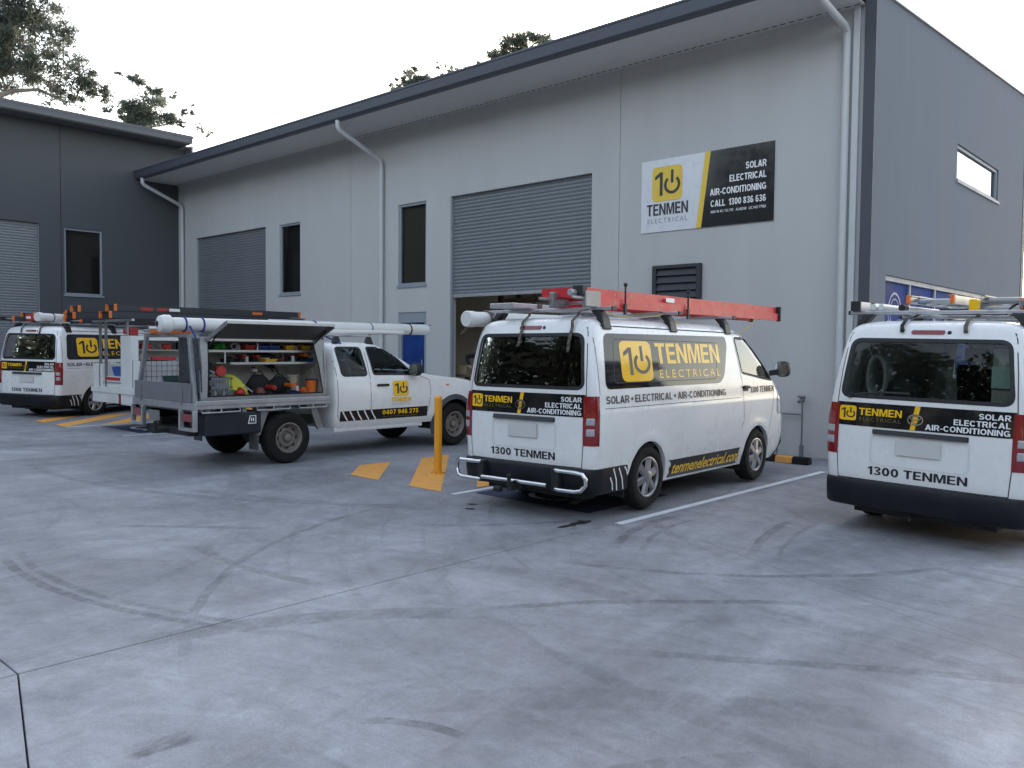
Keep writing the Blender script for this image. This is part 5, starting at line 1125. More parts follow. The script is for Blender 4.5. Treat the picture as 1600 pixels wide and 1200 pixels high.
# ute livery
for s in (-1, 1):
    S1, S2, S3 = on_side(CAB, s, .004), on_side(CAB, s, .0075), on_side(CAB, s, .013); c0 = 1.98
    bx = (lambda a, b, z0, z1: (a, b, z0, z1)) if s < 0 else (lambda a, b, z0, z1: (2*c0-a, 2*c0-b, z0, z1))
    logo(bx(1.84,2.15,.865,1.095), S2, S3, yellow, textblk, ute)
    letter('TENMEN', bx(1.80,2.20,.775,.845), S2, yellow, ute, bold=.03)
    letter('ELECTRICAL', bx(1.82,2.19,.725,.755), S1, pm('grey_letters', (.35,.35,.35), .5), ute, bold=.0, spacing=1.3)
    bd = MB(); n = 16
    for i in range(n):
        a, b = .86+(2.56-.86)*i/n, .86+(2.56-.86)*(i+1)/n; bd.add([S1(a,.52),S1(b,.52),S1(b,.665+.015*b/2.5),S1(a,.665+.015*a/2.5)], [(0,1,2,3)])
    bd.build('livery_band', blackv, ute, smooth=60, fix=False)
    letter('0407 946 275', bx(1.64,2.36,.585,.655), S2, yellow, ute, bold=.02)
    letter('tenmenelectrical.com', bx(1.64,2.34,.545,.565), S2, goldline, ute, bold=.01)
    sp_ = ('white_stripe', textwht, ute)
    for k_ in range(5): a = .90+.13*k_; ribbon([(a,.67),(a+.04,.60),(a+.10,.525)], .022, S2, sp_)
# --- service truck body
sv = empty('service_body'); sv.parent = serv
MB().bb(-1.42,.66,-.86,.86,.70,.80).build('bed', white2, sv)
MB().bb(-1.38,.60,-.845,-.40,1.66,1.74).bb(-1.38,.60,-.42,-.40,.80,1.66).bb(-1.39,-1.37,-.845,-.40,.50,1.74).bb(.58,.60,-.845,-.42,.80,1.66).bb(-1.36,.58,-.845,-.825,.62,1.30).bb(-1.37,-1.26,-.845,-.825,1.30,1.66).build('right_bin', white2, sv, bevel=.006)
MB().bb(-1.37,.58,-.82,-.425,1.29,1.305).bb(-1.37,.58,-.80,-.425,1.48,1.495).build('shelf', pm('cream_shelf', (.42,.40,.34), .6), sv)
MB().tube([(-1.25,-.85,1.31),(-.6,-.855,1.285),(.2,-.85,1.31)], .012, 6).build('door_seal', rubber, sv, smooth=50)
MB().bb(-1.38,.60,.44,.845,.50,1.22).build('left_bin', white2, sv, bevel=.006)
dr_ = MB().bb(-1.36,-.7,-.38,.42,.80,1.0).build('drawer_unit', white2, sv, bevel=.006)
MB().bb(-1.37,-1.36,-.30,.36,.93,.985).build('red_drawer_front', tinred, sv); MB().bb(-1.385,-1.36,-.34,.40,.885,.90).build('drawer_rail', alu, sv)
MB().bb(-1.40,-1.37,-.84,.84,.52,.70).build('rear_step', white2, sv); MB().bb(-1.41,-1.40,-.25,.12,.56,.66).build('number_plate', plate_m, sv)
MB().bb(-1.41,-1.395,-.42,-.34,.52,.74).build('tail_light', redlens, sv)
for x, y in ((-1.36,.55),(-1.36,.30),(.5,-.75),(.5,.75),(-1.36,-.62)): MB().bb(x-.02,x+.02,y-.02,y+.02,.80,2.00).build('rack_post', aludark, sv)
for x in (-1.36, .5): MB().bb(x-.025,x+.025,-.86,.86,2.0,2.04).build('rack_beam', alu, sv)

# ------------------------------------------------------------------ loads on the roofs
def posem(q): return Matrix.Translation((q[0],q[1],q[4])) @ Matrix.Rotation(q[2],4,'Z') @ Matrix.Rotation(q[3],4,'X')
PM = {k_: posem(q) for k_, q in VANS.items()}
PM['ute'] = Matrix.Translation((-10.9,6.46,gz(-10.9))) @ Matrix.Rotation(R(90),4,'Z'); PM['serv'] = Matrix.Translation((-15.75,7.80,gz(-15.75))) @ Matrix.Rotation(R(90),4,'Z')
def thing(name, on, loc_, label, cat, group=None, rz=0):
    o = empty(name, label=label, cat=cat, group=group); o.matrix_world = PM[on] @ Matrix.Translation(loc_) @ Matrix.Rotation(rz,4,'Z'); return o
def ladder(o, L, wd, rm, rh=.09, rw=.035, caps=None, z0=0, x0=0, rung=.30, rungm=alu, holes=None):
    """lies flat: length along x, rails at +-wd/2"""
    for s in (-1, 1):
        y = s*wd/2
        MB().bb(x0,x0+L,y-.004,y+.004,z0,z0+rh).bb(x0,x0+L,y-s*.0-(rw if s > 0 else 0),y+(rw if s < 0 else 0),z0,z0+.006).bb(x0,x0+L,y-(rw if s > 0 else 0),y+(rw if s < 0 else 0),z0+rh-.006,z0+rh).build('rail', rm, o)
        if caps:
            for x in (x0-.01, x0+L-.05): MB().bb(x,x+.05,y-.017,y+.017,z0-.006,z0+rh+.006).build('end_cap', caps, o, bevel=.008)
    me = MB().cyl((0,-wd/2-.002,0),(0,wd/2+.002,0),.016,10).mesh('rung', rungm, 40)
    x = x0+.18
    while x < x0+L-.1: inst('rung', me, o, (x, 0, z0+rh/2)); x += rung
    if holes:
        x = x0+.18; hm = MB().cyl((0,-wd/2-.0065,0),(0,-wd/2,0),.012,12).mesh('rivet', holes, 40)
        while x < x0+L-.1: inst('rivet', hm, o, (x, 0, z0+rh/2)); x += rung
# red extension ladder on van 2
lad = thing('extension_ladder', 'v2', (-1.0,-.40,2.045), 'red fibreglass extension ladder strapped to the roof rack of the middle van', 'ladder', 'ladders on roof racks')
ladder(lad, 4.50, .40, orange2, .095, .04, None, .0, .22, .30, alu, aludark); ladder(lad, 4.46, .34, orange2, .085, .04, None, .098, .26, .30, alu, aludark)
for s in (-1, 1):
    MB().bb(.16,.42,s*.20-.03,s*.20+.02,-.01,.15).bb(-.02,.26,s*.2-.012,s*.2+.012,.06,.09).build('ladder_foot', aludark, lad, bevel=.012)
    MB().bb(4.70,4.74,s*.20-.03,s*.20+.03,-.01,.19).build('end_cap', plastic, lad, bevel=.008)
MB().bb(.12,.20,-.22,-.10,.10,.20).build('rung_lock', plastic, lad, bevel=.01); MB().bb(1.70,1.88,-.2075,-.206,.11,.155).build('safety_sticker', textwht, lad)
MB().cyl((.05,-.12,.13),(.42,-.16,.13),.032,12).build('foot_tube', alu, lad, smooth=40)
MB().bb(.25,.30,-.02,.38,.10,.19).build('red_end_rail', orange2, lad)
for x in (.86, 2.16): MB().cyl((x,-.225,-.04),(x,-.225,.235),.010,8).blob((x,-.225,.245),.022,jit=.1).bb(x-.02,x+.02,-.235,-.215,-.06,.05).build('clamp', plastic, lad, smooth=40)
cord = thing('yellow_cord', 'v2', (0,-.62,2.0), 'thin yellow cord sagging beneath the red ladder', 'rope')
def sag(a, b, d, n=12): return [(a[0]+(b[0]-a[0])*t, a[1]+(b[1]-a[1])*t, a[2]+(b[2]-a[2])*t-d*4*t*(1-t)) for t in frange(0, 1, n)]
MB().tube(sag((-.55,0,.0),(.7,0,.03),.05)+sag((.72,0,.0),(1.75,-.06,-.15),.06)[1:]+sag((1.75,-.06,-.15),(3.0,.02,.03),.10)[1:], .006, 6).build('cord', pm('yellow_rope', (.55,.42,.10), .8), cord, smooth=60)
tb2 = thing('conduit_tube', 'v2', (-.95,.82,1.945), 'white plastic storage tube with capped end on left of the middle van roof', 'tube', 'white roof tubes')
MB().cyl((.02,0,0),(3.0,0,.03),.080,28).build('pipe', pvc, tb2, smooth=40); MB().lathe([(.001,-.03),(.078,-.03),(.086,-.02),(.086,.07),(.080,.075)], (0,0,0), (1,0,0), 28).build('cap', pvc, tb2, smooth=40)
MB().tube([(.0,.02,-.09),(-.03,.05,-.13),(-.02,.09,-.16),(.03,.09,-.14),(.06,.06,-.09)], .005, 6).build('tie', strapm, tb2, smooth=50); MB().tube([(.28,.093*math.cos(t),.093*math.sin(t)) for t in frange(0, 2*math.pi, 18)], .012, 6).build('strap', strapm, tb2, smooth=50)
bars2 = thing('aluminium_plank', 'v2', (-.95,.35,2.047), 'long aluminium plank lying beside the red ladder on the middle van', 'plank')
MB().bb(0,3.6,-.16,.16,0,.05).build('deck', alu, bars2, bevel=.006); MB().bb(.4,.46,-.17,.17,-.004,.056).build('strap', strapm, bars2)
def strap_on(on, y, x0, label, mt=strapm, z1=1.62):
    s_ = thing('tie_strap', on, (0,y,0), label, 'strap', 'straps over the rear windows')
    pth = [(x0+.3,0,2.03),(x0+.1,0,1.99),(-.80,0,1.965),(-.90,0,1.90)]+[(rear_x(VAN,y,z)-.02,0.01*math.sin(z*9),z) for z in frange(1.84,z1,4)]
    mb = MB(); w = .016
    for i in range(len(pth)-1):
        a, b = pth[i], pth[i+1]; mb.add([(a[0],a[1]-w,a[2]),(a[0],a[1]+w,a[2]),(b[0],b[1]+w,b[2]),(b[0],b[1]-w,b[2])], [(0,1,2,3)])
    o = mb.build('webbing', mt, s_, smooth=60); md = o.modifiers.new('s', 'SOLIDIFY'); md.thickness = .005
strap_on('v2', .10, -.9, 'brown strap hanging over the centre of the middle van rear window', strapm, 1.66)
strap_on('v2', -.52, -.9, 'brown strap hanging over the right side of the middle van rear window', strapm, 1.60)
strap_on('v1', .25, -.9, 'dark strap crossing the brake light of the far left van', dark, 1.80); strap_on('v1', -.25, -.9, 'dark strap right of the brake light on the far left van', dark, 1.78)
# van 3 load
l3 = thing('extension_ladder', 'v3', (-.55,.12,2.05), 'aluminium extension ladder with orange end caps on the right van', 'ladder', 'ladders on roof racks')
ladder(l3, 3.9, .38, alu, .075, .03, orange, .06, 0, .30)
MB().bb(.25,.42,.175,.205,.05,.145).build('blue_grip', pm('blue_grip', (.03,.12,.25), .5), l3); MB().bb(.55,.85,.192,.198,.075,.115).build('yellow_sticker', yellow, l3); MB().bb(.58,.82,.198,.1995,.085,.105).build('sticker_print', textblk, l3)
for x in (.9, 2.2): MB().bb(x,x+.16,-.23,.23,-.01,.05).build('hook_bracket', plastic, l3, bevel=.01)
l3b = thing('step_ladder', 'v3', (-.45,-.42,2.05), 'folded grey step ladder with yellow fittings at the right of the right van roof', 'ladder', 'ladders on roof racks')
ladder(l3b, 2.6, .40, alu, .07, .03, None, 0, 0, .28); ladder(l3b, 2.4, .34, alu, .06, .03, None, .075, .1, .4)
for s in (-1, 1):
    MB().bb(-.03,.07,s*.2-.035,s*.2+.035,-.01,.10).build('end_cap', yellow if s > 0 else orange, l3b, bevel=.012)
    MB().bb(.55,.68,s*.2-.03,s*.2+.03,.05,.14).build('hinge_cap', yellow, l3b, bevel=.012)
MB().cyl((.2,-.3,.09),(.2,.24,.09),.03,12).blob((.2,-.32,.09),.05,jit=.1).blob((.3,-.2,.12),.05,jit=.2).build('hinge_knuckle', silver, l3b, smooth=40)
tb3 = thing('conduit_tube', 'v3', (-.62,.60,2.05), 'white plastic conduit length on left of the right van rack', 'tube', 'white roof tubes')
MB().cyl((0,0,.03),(2.8,0,.03),.030,18).cyl((0,-.075,.03),(2.6,-.075,.03),.028,18).build('pipe', pvc, tb3, smooth=40)
bx3 = thing('aluminium_channel', 'v3', (-.66,.74,2.045), 'square aluminium channel with black end at left edge of the right van rack', 'channel')
MB().bb(0,3.0,-.04,.04,0,.085).build('channel', alu, bx3, bevel=.004); MB().bb(-.025,.0,-.045,.045,-.004,.09).build('end_cap', plastic, bx3)
MB().bb(.25,.32,-.046,.046,-.004,.09).build('strap', strapm, bx3); MB().bb(.50,.72,-.043,.043,-.003,.088).build('tape', pvc, bx3)
cl3 = thing('roof_clamp', 'v3', (-.55,-.66,2.05), 'silver and black ladder clamp at the right rear of the right van rack', 'clamp')
MB().blob((0,0,.05),.05,(1,1.3,.9),jit=.15).cyl((-.05,0,.08),(.25,-.03,.10),.018,10).build('clamp_body', silver, cl3, smooth=40); MB().bb(-.04,.14,-.10,.02,-.02,.04).tube([(0,.05,.06),(.02,.12,.02),(.0,.16,-.05)], .012, 6).build('clamp_grip', footm, cl3, bevel=.008)
pl3 = thing('aluminium_pole', 'v3', (-.58,.34,2.05), 'thin telescopic aluminium pole lying between conduit and ladder on the right van', 'pole')
MB().cyl((0,0,.02),(3.2,0,.02),.022,12).build('pole_tube', alu, pl3, smooth=40); MB().cyl((-.03,0,.02),(.06,0,.02),.032,12).cyl((1.0,0,.02),(1.08,0,.02),.032,12).build('pole_grip', footm, pl3, smooth=40)
strap_on('v3', .22, -.7, 'dark strap over the roof edge left of the right van brake light', dark, 1.87)
strap_on('v3', -.30, -.7, 'grey strap draped over the rear roof edge of the right van', strapm, 1.86)
# things inside van 3
M_grey = pm('cable_grey', (.30,.30,.29), .6)
coil = thing('cable_coil', 'v3', (-.72,.50,1.42), 'coil of white cable hanging inside the right van rear window', 'cable')
for k_ in range(6): MB().tube([(.03*k_,.0+.15*math.cos(t)*(.55),.20*math.sin(t)) for t in frange(0, 2*math.pi, 24)], .018, 8).build('loop', M_grey, coil, smooth=60)
bag3 = thing('tool_bag', 'v3', (-.62,.28,1.27), 'black tool bag beside the cable coil inside the right van', 'bag')
MB().blob((0,0,0),.19,(.7,.9,1.0),jit=.06).build('bag_body', dark, bag3, smooth=60)
sh3 = thing('shelf_rack', 'v3', (.0,-.60,.66), 'pale shelf rack along the right inside of the right van', 'shelf')
for z in (.0,.35,.7,1.0): MB().bb(-.75,1.0,-.12,.12,z,z+.02).build('shelf', pm('cream_shelf', (.42,.40,.34), .6), sh3)
MB().bb(-.75,-.73,-.12,.12,0,1.05).bb(.98,1.0,-.12,.12,0,1.05).build('side_panel', pm('cream_shelf', (.42,.40,.34), .6), sh3)
MB().bb(-.77,-.755,-.10,.12,.72,.90).build('first_aid_box', pm('pale_green', (.45,.60,.52), .5), sh3)
# van 1 load
l1 = thing('extension_ladder', 'v1', (-1.15,.42,2.05), 'black ladder with orange tips at left on the far left van', 'ladder', 'ladders on roof racks')
ladder(l1, 4.0, .40, ladderg, .085, .035, orange, 0, 0, .30); ladder(l1, 3.7, .34, ladderg, .08, .035, orange, .10, .55, .30)
tb1 = thing('conduit_tube', 'v1', (-.85,-.14,2.14), 'white capped storage tube on the far left van roof', 'tube', 'white roof tubes')
MB().cyl((.02,0,0),(2.6,0,0),.085,28).build('pipe', pvc, tb1, smooth=40); MB().lathe([(.001,-.03),(.09,-.03),(.097,-.02),(.097,.07),(.088,.075)], (0,0,0), (1,0,0), 28).build('cap', pvc, tb1, smooth=40); MB().tube([(.35,.09*math.cos(t),.09*math.sin(t)) for t in frange(0, 2*math.pi, 18)], .010, 6).build('strap', dark, tb1, smooth=50)
rb1 = thing('tool_case', 'v1', (-.85,.12,2.05), 'red tool case strapped beside the white tube on the far left van', 'case')
MB().bb(0,.5,-.10,.10,0,.15).build('case_body', tinred, rb1, bevel=.02); MB().bb(-.004,0,-.06,.06,.05,.10).build('case_label', textwht, rb1)
st1 = thing('step_ladder', 'v1', (-.35,-.55,2.05), 'black step ladder with orange feet at right on the far left van', 'ladder', 'ladders on roof racks')
ladder(st1, 2.4, .44, ladderg, .07, .03, orange, 0, 0, .28); ladder(st1, 2.4, .40, ladderg, .07, .03, orange, .09, 0, .28); ladder(st1, 2.3, .36, ladderg, .07, .03, orange, .18, .0, .28)
fr1 = thing('wire_frame', 'v1', (.4,-.1,2.06), 'thin bent metal frame standing above the far left van roof', 'frame')
MB().tube([(0,.30,0),(0,.33,.33),(0,-.33,.33),(0,-.36,0)], .010, 6).build('hoop', alu, fr1, smooth=50)
# service truck ladders
for (x, y, L, lb) in ((-1.75,-.62,3.95,'long dark grey ladder on the service truck, right of the pair, orange tips'), (-1.95,.45,3.9,'long dark grey ladder on the service truck, left of the pair, orange tips')):
    sl2 = thing('extension_ladder', 'serv', (x,y,2.045), lb, 'ladder', 'ladders on roof racks')
    ladder(sl2, L, .42, ladderg, .11, .04, orange, 0, 0, .30); ladder(sl2, L-.2, .36, ladderg, .11, .04, orange, .125, .1, .30)
    if y < 0:
        for xx, mt in ((1.05,textwht),(.85,tinred),(2.75,orange),(.55,tinred)): MB().bb(xx,xx+.22,-.1865,-.1845,.15,.20).build('sticker', mt, sl2)
tk = thing('red_tool', 'serv', (-1.2,-.28,1.75), 'small red tool body under the ladders at the service truck rear', 'tool')
MB().bb(0,.16,-.07,.07,0,.14).cyl((.0,0,.07),(-.08,0,.07),.05,14).build('tool_body', tinred, tk, bevel=.015)
tub = thing('blue_tub', 'serv', (-1.10,.0,1.005), 'bright blue plastic tub on the service truck drawers', 'tub')
MB().add([(-.16,-.2,0),(.16,-.2,0),(.16,.2,0),(-.16,.2,0),(-.19,-.24,.17),(.19,-.24,.17),(.19,.24,.17),(-.19,.24,.17)], [(3,2,1,0),(0,1,5,4),(1,2,6,5),(2,3,7,6),(3,0,4,7)]).build('tub_body', pm('blue_plastic', (.015,.07,.30), .4), tub)
for (x, z, w, mt, nm, lb) in ((-1.15,1.50,.28,tinred,'power_tool','dark red power tool on the upper shelf of the service truck'), (-.75,1.50,.22,tinred,'power_tool','small red tool farther along the upper service truck shelf'), (-.95,1.31,.45,orange2,'spirit_level','orange spirit level lying on the lower service truck shelf'), (-1.27,1.31,.14,pm('cardboard',(.33,.25,.15),.85),'cardboard_box','small cardboard box on the lower service truck shelf'), (-.45,1.50,.2,dark,'tool_bag','black pouch at the far end of the upper service truck shelf')):
    t_ = thing(nm, 'serv', (x,-.66,z), lb, 'tool' if 'tool' in nm or 'spirit' in nm else 'box')
    if nm == 'power_tool': MB().cyl((0,0,.06),(w*.7,0,.06),.045,14).bb(w*.3,w*.5,-.03,.03,-.0,.06).bb(w*.2,w*.6,-.045,.045,0,.03).build('tool_body', mt, t_, bevel=.008)
    elif nm == 'spirit_level': MB().bb(0,w,-.03,.03,0,.055).build('beam', mt, t_, bevel=.005)
    else: MB().bb(0,w,-.09,.09,0,.13).build('box_body', mt, t_, bevel=.012)
# white tubes on the ute
ub = thing('pipe_bundle', 'ute', (-1.42,-.10,1.80), 'long white pipes strapped along the top of the open toolbox ute', 'pipe', 'white roof tubes')
MB().cyl((.05,0,.09),(4.62,0,.115),.088,28).build('large_pipe', pvc, ub, smooth=40)
MB().lathe([(.04,-.06),(.055,-.055),(.105,-.03),(.12,.03),(.12,.10),(.088,.13)], (0,0,.09), (1,0,0), 28).build('pipe_socket', pvc, ub, smooth=40); MB().cyl((-.055,0,.09),(-.02,0,.09),.04,16).build('socket_bore', dark, ub)
MB().cyl((1.7,-.11,.035),(4.0,-.11,.05),.035,16).build('small_pipe', pvc, ub, smooth=40); MB().cyl((1.6,.10,.04),(4.75,.10,.05),.018,12).cyl((1.6,.05,.19),(4.78,.04,.20),.012,10).build('rod', alu, ub, smooth=40)
for x, mt in ((.30,bluestrap),(.55,bluestrap),(2.35,bluestrap),(4.22,dark),(3.4,aludark)): MB().tube([(x,.094*math.cos(t),.09+.02*x/4.6+.094*math.sin(t)) for t in frange(0, 2*math.pi, 20)], .012, 6).build('strap', mt, ub, smooth=50)
MB().tube([(2.36,-.10,.08),(2.37,-.14,.0),(2.36,-.50,-.10),(2.36,-.66,-.14)], .012, 6).build('strap', bluestrap, ub, smooth=50)
MB().tube([(.34,-.10,.06),(.30,-.30,-.05),(.28,-.50,-.3),(.26,-.62,-.6)], .016, 6).build('strap', bluestrap, ub, smooth=50)
for (y, z, L, mt, nm, lb) in ((.28,1.80,.9,alu,'aluminium_tube','short aluminium tube left of the white pipe on the ute rack'), (.40,1.78,.8,alu,'aluminium_bar','flat aluminium bar at the left of the ute rear beam'), (.22,1.765,.6,orange,'spirit_level','orange level lying on the rear beam of the ute')):
    t_ = thing(nm, 'ute', (-1.42,y,z), lb, 'tool'); (MB().cyl((0,0,.03),(L,0,.03),.03,14) if 'tube' in nm else MB().bb(0,L,-.03,.03,0,.04)).build('bar_body', mt, t_, bevel=.004)
# tray load
gt = thing('green_tub', 'ute', (-1.05,.05,.876), 'dark green tub with a wire handle behind the ute tailgate', 'tub')
MB().add([(-.14,-.2,0),(.14,-.2,0),(.14,.2,0),(-.14,.2,0),(-.18,-.25,.32),(.18,-.25,.32),(.18,.25,.32),(-.18,.25,.32)], [(3,2,1,0),(0,1,5,4),(1,2,6,5),(2,3,7,6),(3,0,4,7)]).build('tub_body', pm('dark_green', (.02,.05,.045), .5), gt); MB().tube([(0,-.08,.32),(0,-.07,.40),(0,.07,.40),(0,.08,.32)], .010, 6).build('handle', dark, gt, smooth=50)
pb = thing('plastic_bag', 'ute', (-1.0,-.28,1.06), 'crumpled clear plastic bag behind the ute tailgate', 'bag')
MB().blob((0,0,0),.18,(1,.8,.95),jit=.18).build('bag_body', pm('clear_plastic', (.45,.48,.52), .25, var=.2, coat=.5), pb, smooth=50)
b2 = thing('blue_sheet', 'ute', (-1.05,.45,1.05), 'folded blue and white sheet at the left of the ute tray', 'sheet')
MB().blob((0,0,0),.16,(1,1.3,.5),jit=.15).build('sheet_body', pm('blue_plastic', (.015,.07,.30), .4), b2, smooth=50); MB().blob((.0,-.18,.03),.12,(1,1,.5),jit=.15).build('white_sheet', pvc, b2, smooth=50)

# ------------------------------------------------------------------ tools in the open toolbox
def YX(a): return -1.08+(a-60)/1480*1.83 - .09       # photo strip coordinate -> x along the ute
M_ = dict(black=pm('black_cloth', (.012,.012,.013), .85, var=.2), green=pm('green_cable', (.05,.42,.06), .5), grey=pm('grey_plastic', (.33,.33,.34), .5), red=tinred, blue=pm('blue_plastic', (.015,.07,.30), .4), yel=pm('yellow_plastic', (.70,.42,.04), .45), hivis=pm('hi_vis_yellow', (.62,.60,.06), .6), crate=pm('crate_grey', (.14,.15,.17), .55), orange=orange, brown=pm('red_brown', (.16,.05,.045), .6), beige=pm('beige_plastic', (.42,.36,.27), .6), white=pvc, navy=pm('navy_plastic', (.02,.025,.06), .5))
S1z, S2z, Fz = 1.555, 1.392, .937
def item(kind, a0, a1, z, h, col, label, y=-.50, name=None, cat=None):
    x0, x1 = YX(a0), YX(a1); w = x1-x0; t_ = thing(name or kind, 'ute', ((x0+x1)/2, y, z), label, cat or kind.replace('_', ' ')); mt = M_[col]
    if kind == 'storage_bin':
        d = .09; MB().add([(-w/2+.01,-d+.01,0),(w/2-.01,-d+.01,0),(w/2-.01,d,0),(-w/2+.01,d,0),(-w/2,-d-.02,h*.75),(w/2,-d-.02,h*.75),(w/2,d,h),(-w/2,d,h)], [(3,2,1,0),(0,1,5,4),(1,2,6,5),(2,3,7,6),(3,0,4,7)]).build('bin_body', mt, t_)
        for q in range(3): MB().cyl((-w*.3+q*w*.3,-.03,.01),(-w*.3+q*w*.3+.01,.02,h*.8),.018,8).build('fitting', M_[['grey','white','black'][q]], t_)
    elif kind == 'drill':
        MB().cyl((0,-.10,h*.75),(0,.08,h*.75),h*.22,14).cyl((0,-.14,h*.75),(0,-.10,h*.75),h*.10,10).build('drill_body', mt, t_, smooth=40); MB().bb(-w*.18,w*.18,.0,.05,.03,h*.7).bb(-w*.4,w*.4,-.04,.08,0,.035).build('grip', M_['black'], t_, bevel=.006)
    elif kind == 'tool_bag':
        MB().blob((0,0,h*.45),h*.5,(w/h,.16/h,.95),jit=.10).build('bag_body', mt, t_, smooth=60); MB().tube([(-w*.25,0,h*.8),(-w*.1,-.02,h*1.02),(w*.1,-.02,h*1.02),(w*.25,0,h*.8)], .009, 6).build('handle', M_['black'], t_, smooth=50)
    elif kind == 'cable_bundle':
        for q in range(7): MB().tube([(random.uniform(-.02,.02)+w*.42*math.cos(t)*(1-q*.06), .06*math.sin(t)+random.uniform(-.02,.02), h*.2+q*h*.11+.012*math.sin(3*t)) for t in frange(0, 2*math.pi, 16)], .008, 6).build('strand', mt, t_, smooth=50)
    elif kind == 'tape_roll':
        MB().lathe([(h*.5,-.05),(h*.5,.05),(h*.3,.05),(h*.3,-.05)], (0,0,h*.5), (0,1,0), 24, True).build('roll', mt, t_, smooth=40)
    elif kind == 'bottle':
        MB().lathe([(.001,0),(w/2,0),(w/2,h*.68),(w*.2,h*.8),(w*.15,h*.88)], (0,0,0), (0,0,1), 18).build('bottle_body', mt, t_, smooth=40); MB().lathe([(w*.2,h*.86),(w*.2,h),(.001,h)], (0,0,0), (0,0,1), 14).build('bottle_cap', M_['white'], t_, smooth=40)
    elif kind == 'bucket':
        MB().lathe([(.001,0),(w*.42,0),(w*.5,h)], (0,0,0), (0,0,1), 24).build('bucket_body', mt, t_, smooth=40); MB().lathe([(w*.5,h*.96),(w*.53,h*.98),(w*.53,h*1.06),(.001,h*1.07)], (0,0,0), (0,0,1), 24).build('bucket_lid', M_['navy'] if col == 'orange' else M_['beige'], t_, smooth=40)
    elif kind == 'spray_can':
        MB().cyl((0,0,0),(0,0,h*.75),w/2,16).build('can_body', M_['white'], t_, smooth=40); MB().lathe([(w/2,h*.75),(w*.3,h*.85),(w*.3,h),(.001,h)], (0,0,0), (0,0,1), 14).build('can_cap', mt, t_, smooth=40)
    elif kind == 'milk_crate':
        d = .16
        for zz_ in (0, h*.45, h-.03): MB().bb(-w/2,w/2,-d,-d+.012,zz_,zz_+.03).bb(-w/2,w/2,d-.012,d,zz_,zz_+.03).bb(-w/2,-w/2+.012,-d,d,zz_,zz_+.03).bb(w/2-.012,w/2,-d,d,zz_,zz_+.03).build('crate_rim', mt, t_)
        n_ = 7
        for q in range(n_+1):
            x = -w/2+.012+(w-.036)*q/n_; MB().bb(x,x+.012,-d+.001,-d+.011,.03,h-.03).build('crate_slat', mt, t_)
        MB().bb(-w/2+.01,w/2-.01,-d+.01,d-.01,.002,.012).build('crate_floor', mt, t_); MB().bb(-w*.25,w*.25,-d-.003,-d+.001,h*.45,h*.72).build('crate_label_panel', mt, t_)
    elif kind == 'grinder':
        MB().cyl((-w*.4,.0,h*.5),(w*.2,-.03,h*.45),h*.28,14).blob((-w*.3,0,h*.6),h*.4,jit=.15).build('grinder_body', M_['black'], t_, smooth=50); MB().lathe([(.001,-.03),(h*.36,-.03),(h*.40,0),(h*.36,.03),(.001,.03)], (w*.22,-.07,h*.42), (0,1,0), 20).build('wheel_guard', mt, t_, smooth=40); MB().cyl((-w*.35,-.05,h*.45),(-w*.2,-.11,h*.3),.02,10).build('side_handle', M_['grey'], t_, smooth=40)
    elif kind == 'work_vest':
        n_ = 9; vs_ = []
        for i in range(n_):
            for j in range(6): u, v_ = i/(n_-1), j/5; vs_.append((-w/2+w*u, -.14+.12*v_+.015*math.sin(9*u+j), h*(1-.75*u*u)*(.25+.75*v_)+.018*math.sin(7*u+5*v_)))
        o_ = MB().add(vs_, [(i*6+j, i*6+j+1, (i+1)*6+j+1, (i+1)*6+j) for i in range(n_-1) for j in range(5)]).build('vest_cloth', mt, t_, smooth=70); o_.modifiers.new('s', 'SOLIDIFY').thickness = .01
        MB().tube([(w*.1,-.15,h*.45),(w*.3,-.16,h*.28),(w*.46,-.15,h*.12)], .012, 6).build('reflective_tape', M_['grey'], t_, smooth=50)
    elif kind == 'cable':
        MB().tube([(-w/2,0,h),(-w*.2,-.03,h*.9),(0,-.02,h*.4),(w*.1,-.03,h*.8),(w*.3,-.02,h*.5),(w/2,0,0)], .010, 6).blob((-w*.1,-.02,h*.92),.045,(1.4,.6,.8),jit=.2).build('lead', mt, t_, smooth=50)
    elif kind == 'helmet':
        MB().blob((0,0,h*.45),h*.5,(1,1,1),jit=.03).build('shell', mt, t_, smooth=60); MB().lathe([(h*.5,.0),(h*.62,.01),(h*.5,.03)], (0,0,h*.25), (0,0,1), 20).build('brim', mt, t_, smooth=40)
    elif kind == 'caulking_gun':
        MB().tube([(0,0,0),(0,0,h)], .006, 6).cyl((0,0,h*.2),(0,0,h*.65),.026,12).bar((0,0,h*.2),(.05,-.02,h*.08),.015,.02).build('gun', mt, t_, smooth=40)
    return t_
item('tool_bag', 60,240,S1z,.10,'black','black pouch at the left end of the top toolbox shelf'); item('cable_bundle', 245,425,S1z,.09,'green','bright green cable bundle on the top toolbox shelf')
item('tape_roll', 440,540,S1z,.10,'grey','grey conduit roll beside the green cable on the top toolbox shelf'); item('spray_can', 535,585,S1z,.085,'grey','small grey can between conduit roll and red bin')
item('storage_bin', 600,725,S1z,.085,'red','red plastic bin in the middle of the top toolbox shelf'); item('storage_bin', 760,890,S1z,.08,'blue','blue plastic bin next to the shelf post'); item('storage_bin', 895,1030,S1z,.085,'blue','blue plastic bin farther right on the top shelf')
item('storage_bin', 1110,1225,S1z,.09,'yel','yellow bin of fittings, left of the yellow pair'); item('spray_can', 1255,1310,S1z,.075,'blue','small blue and white can between the yellow bins'); item('storage_bin', 1335,1440,S1z,.09,'yel','yellow bin at the right end of the top toolbox shelf')
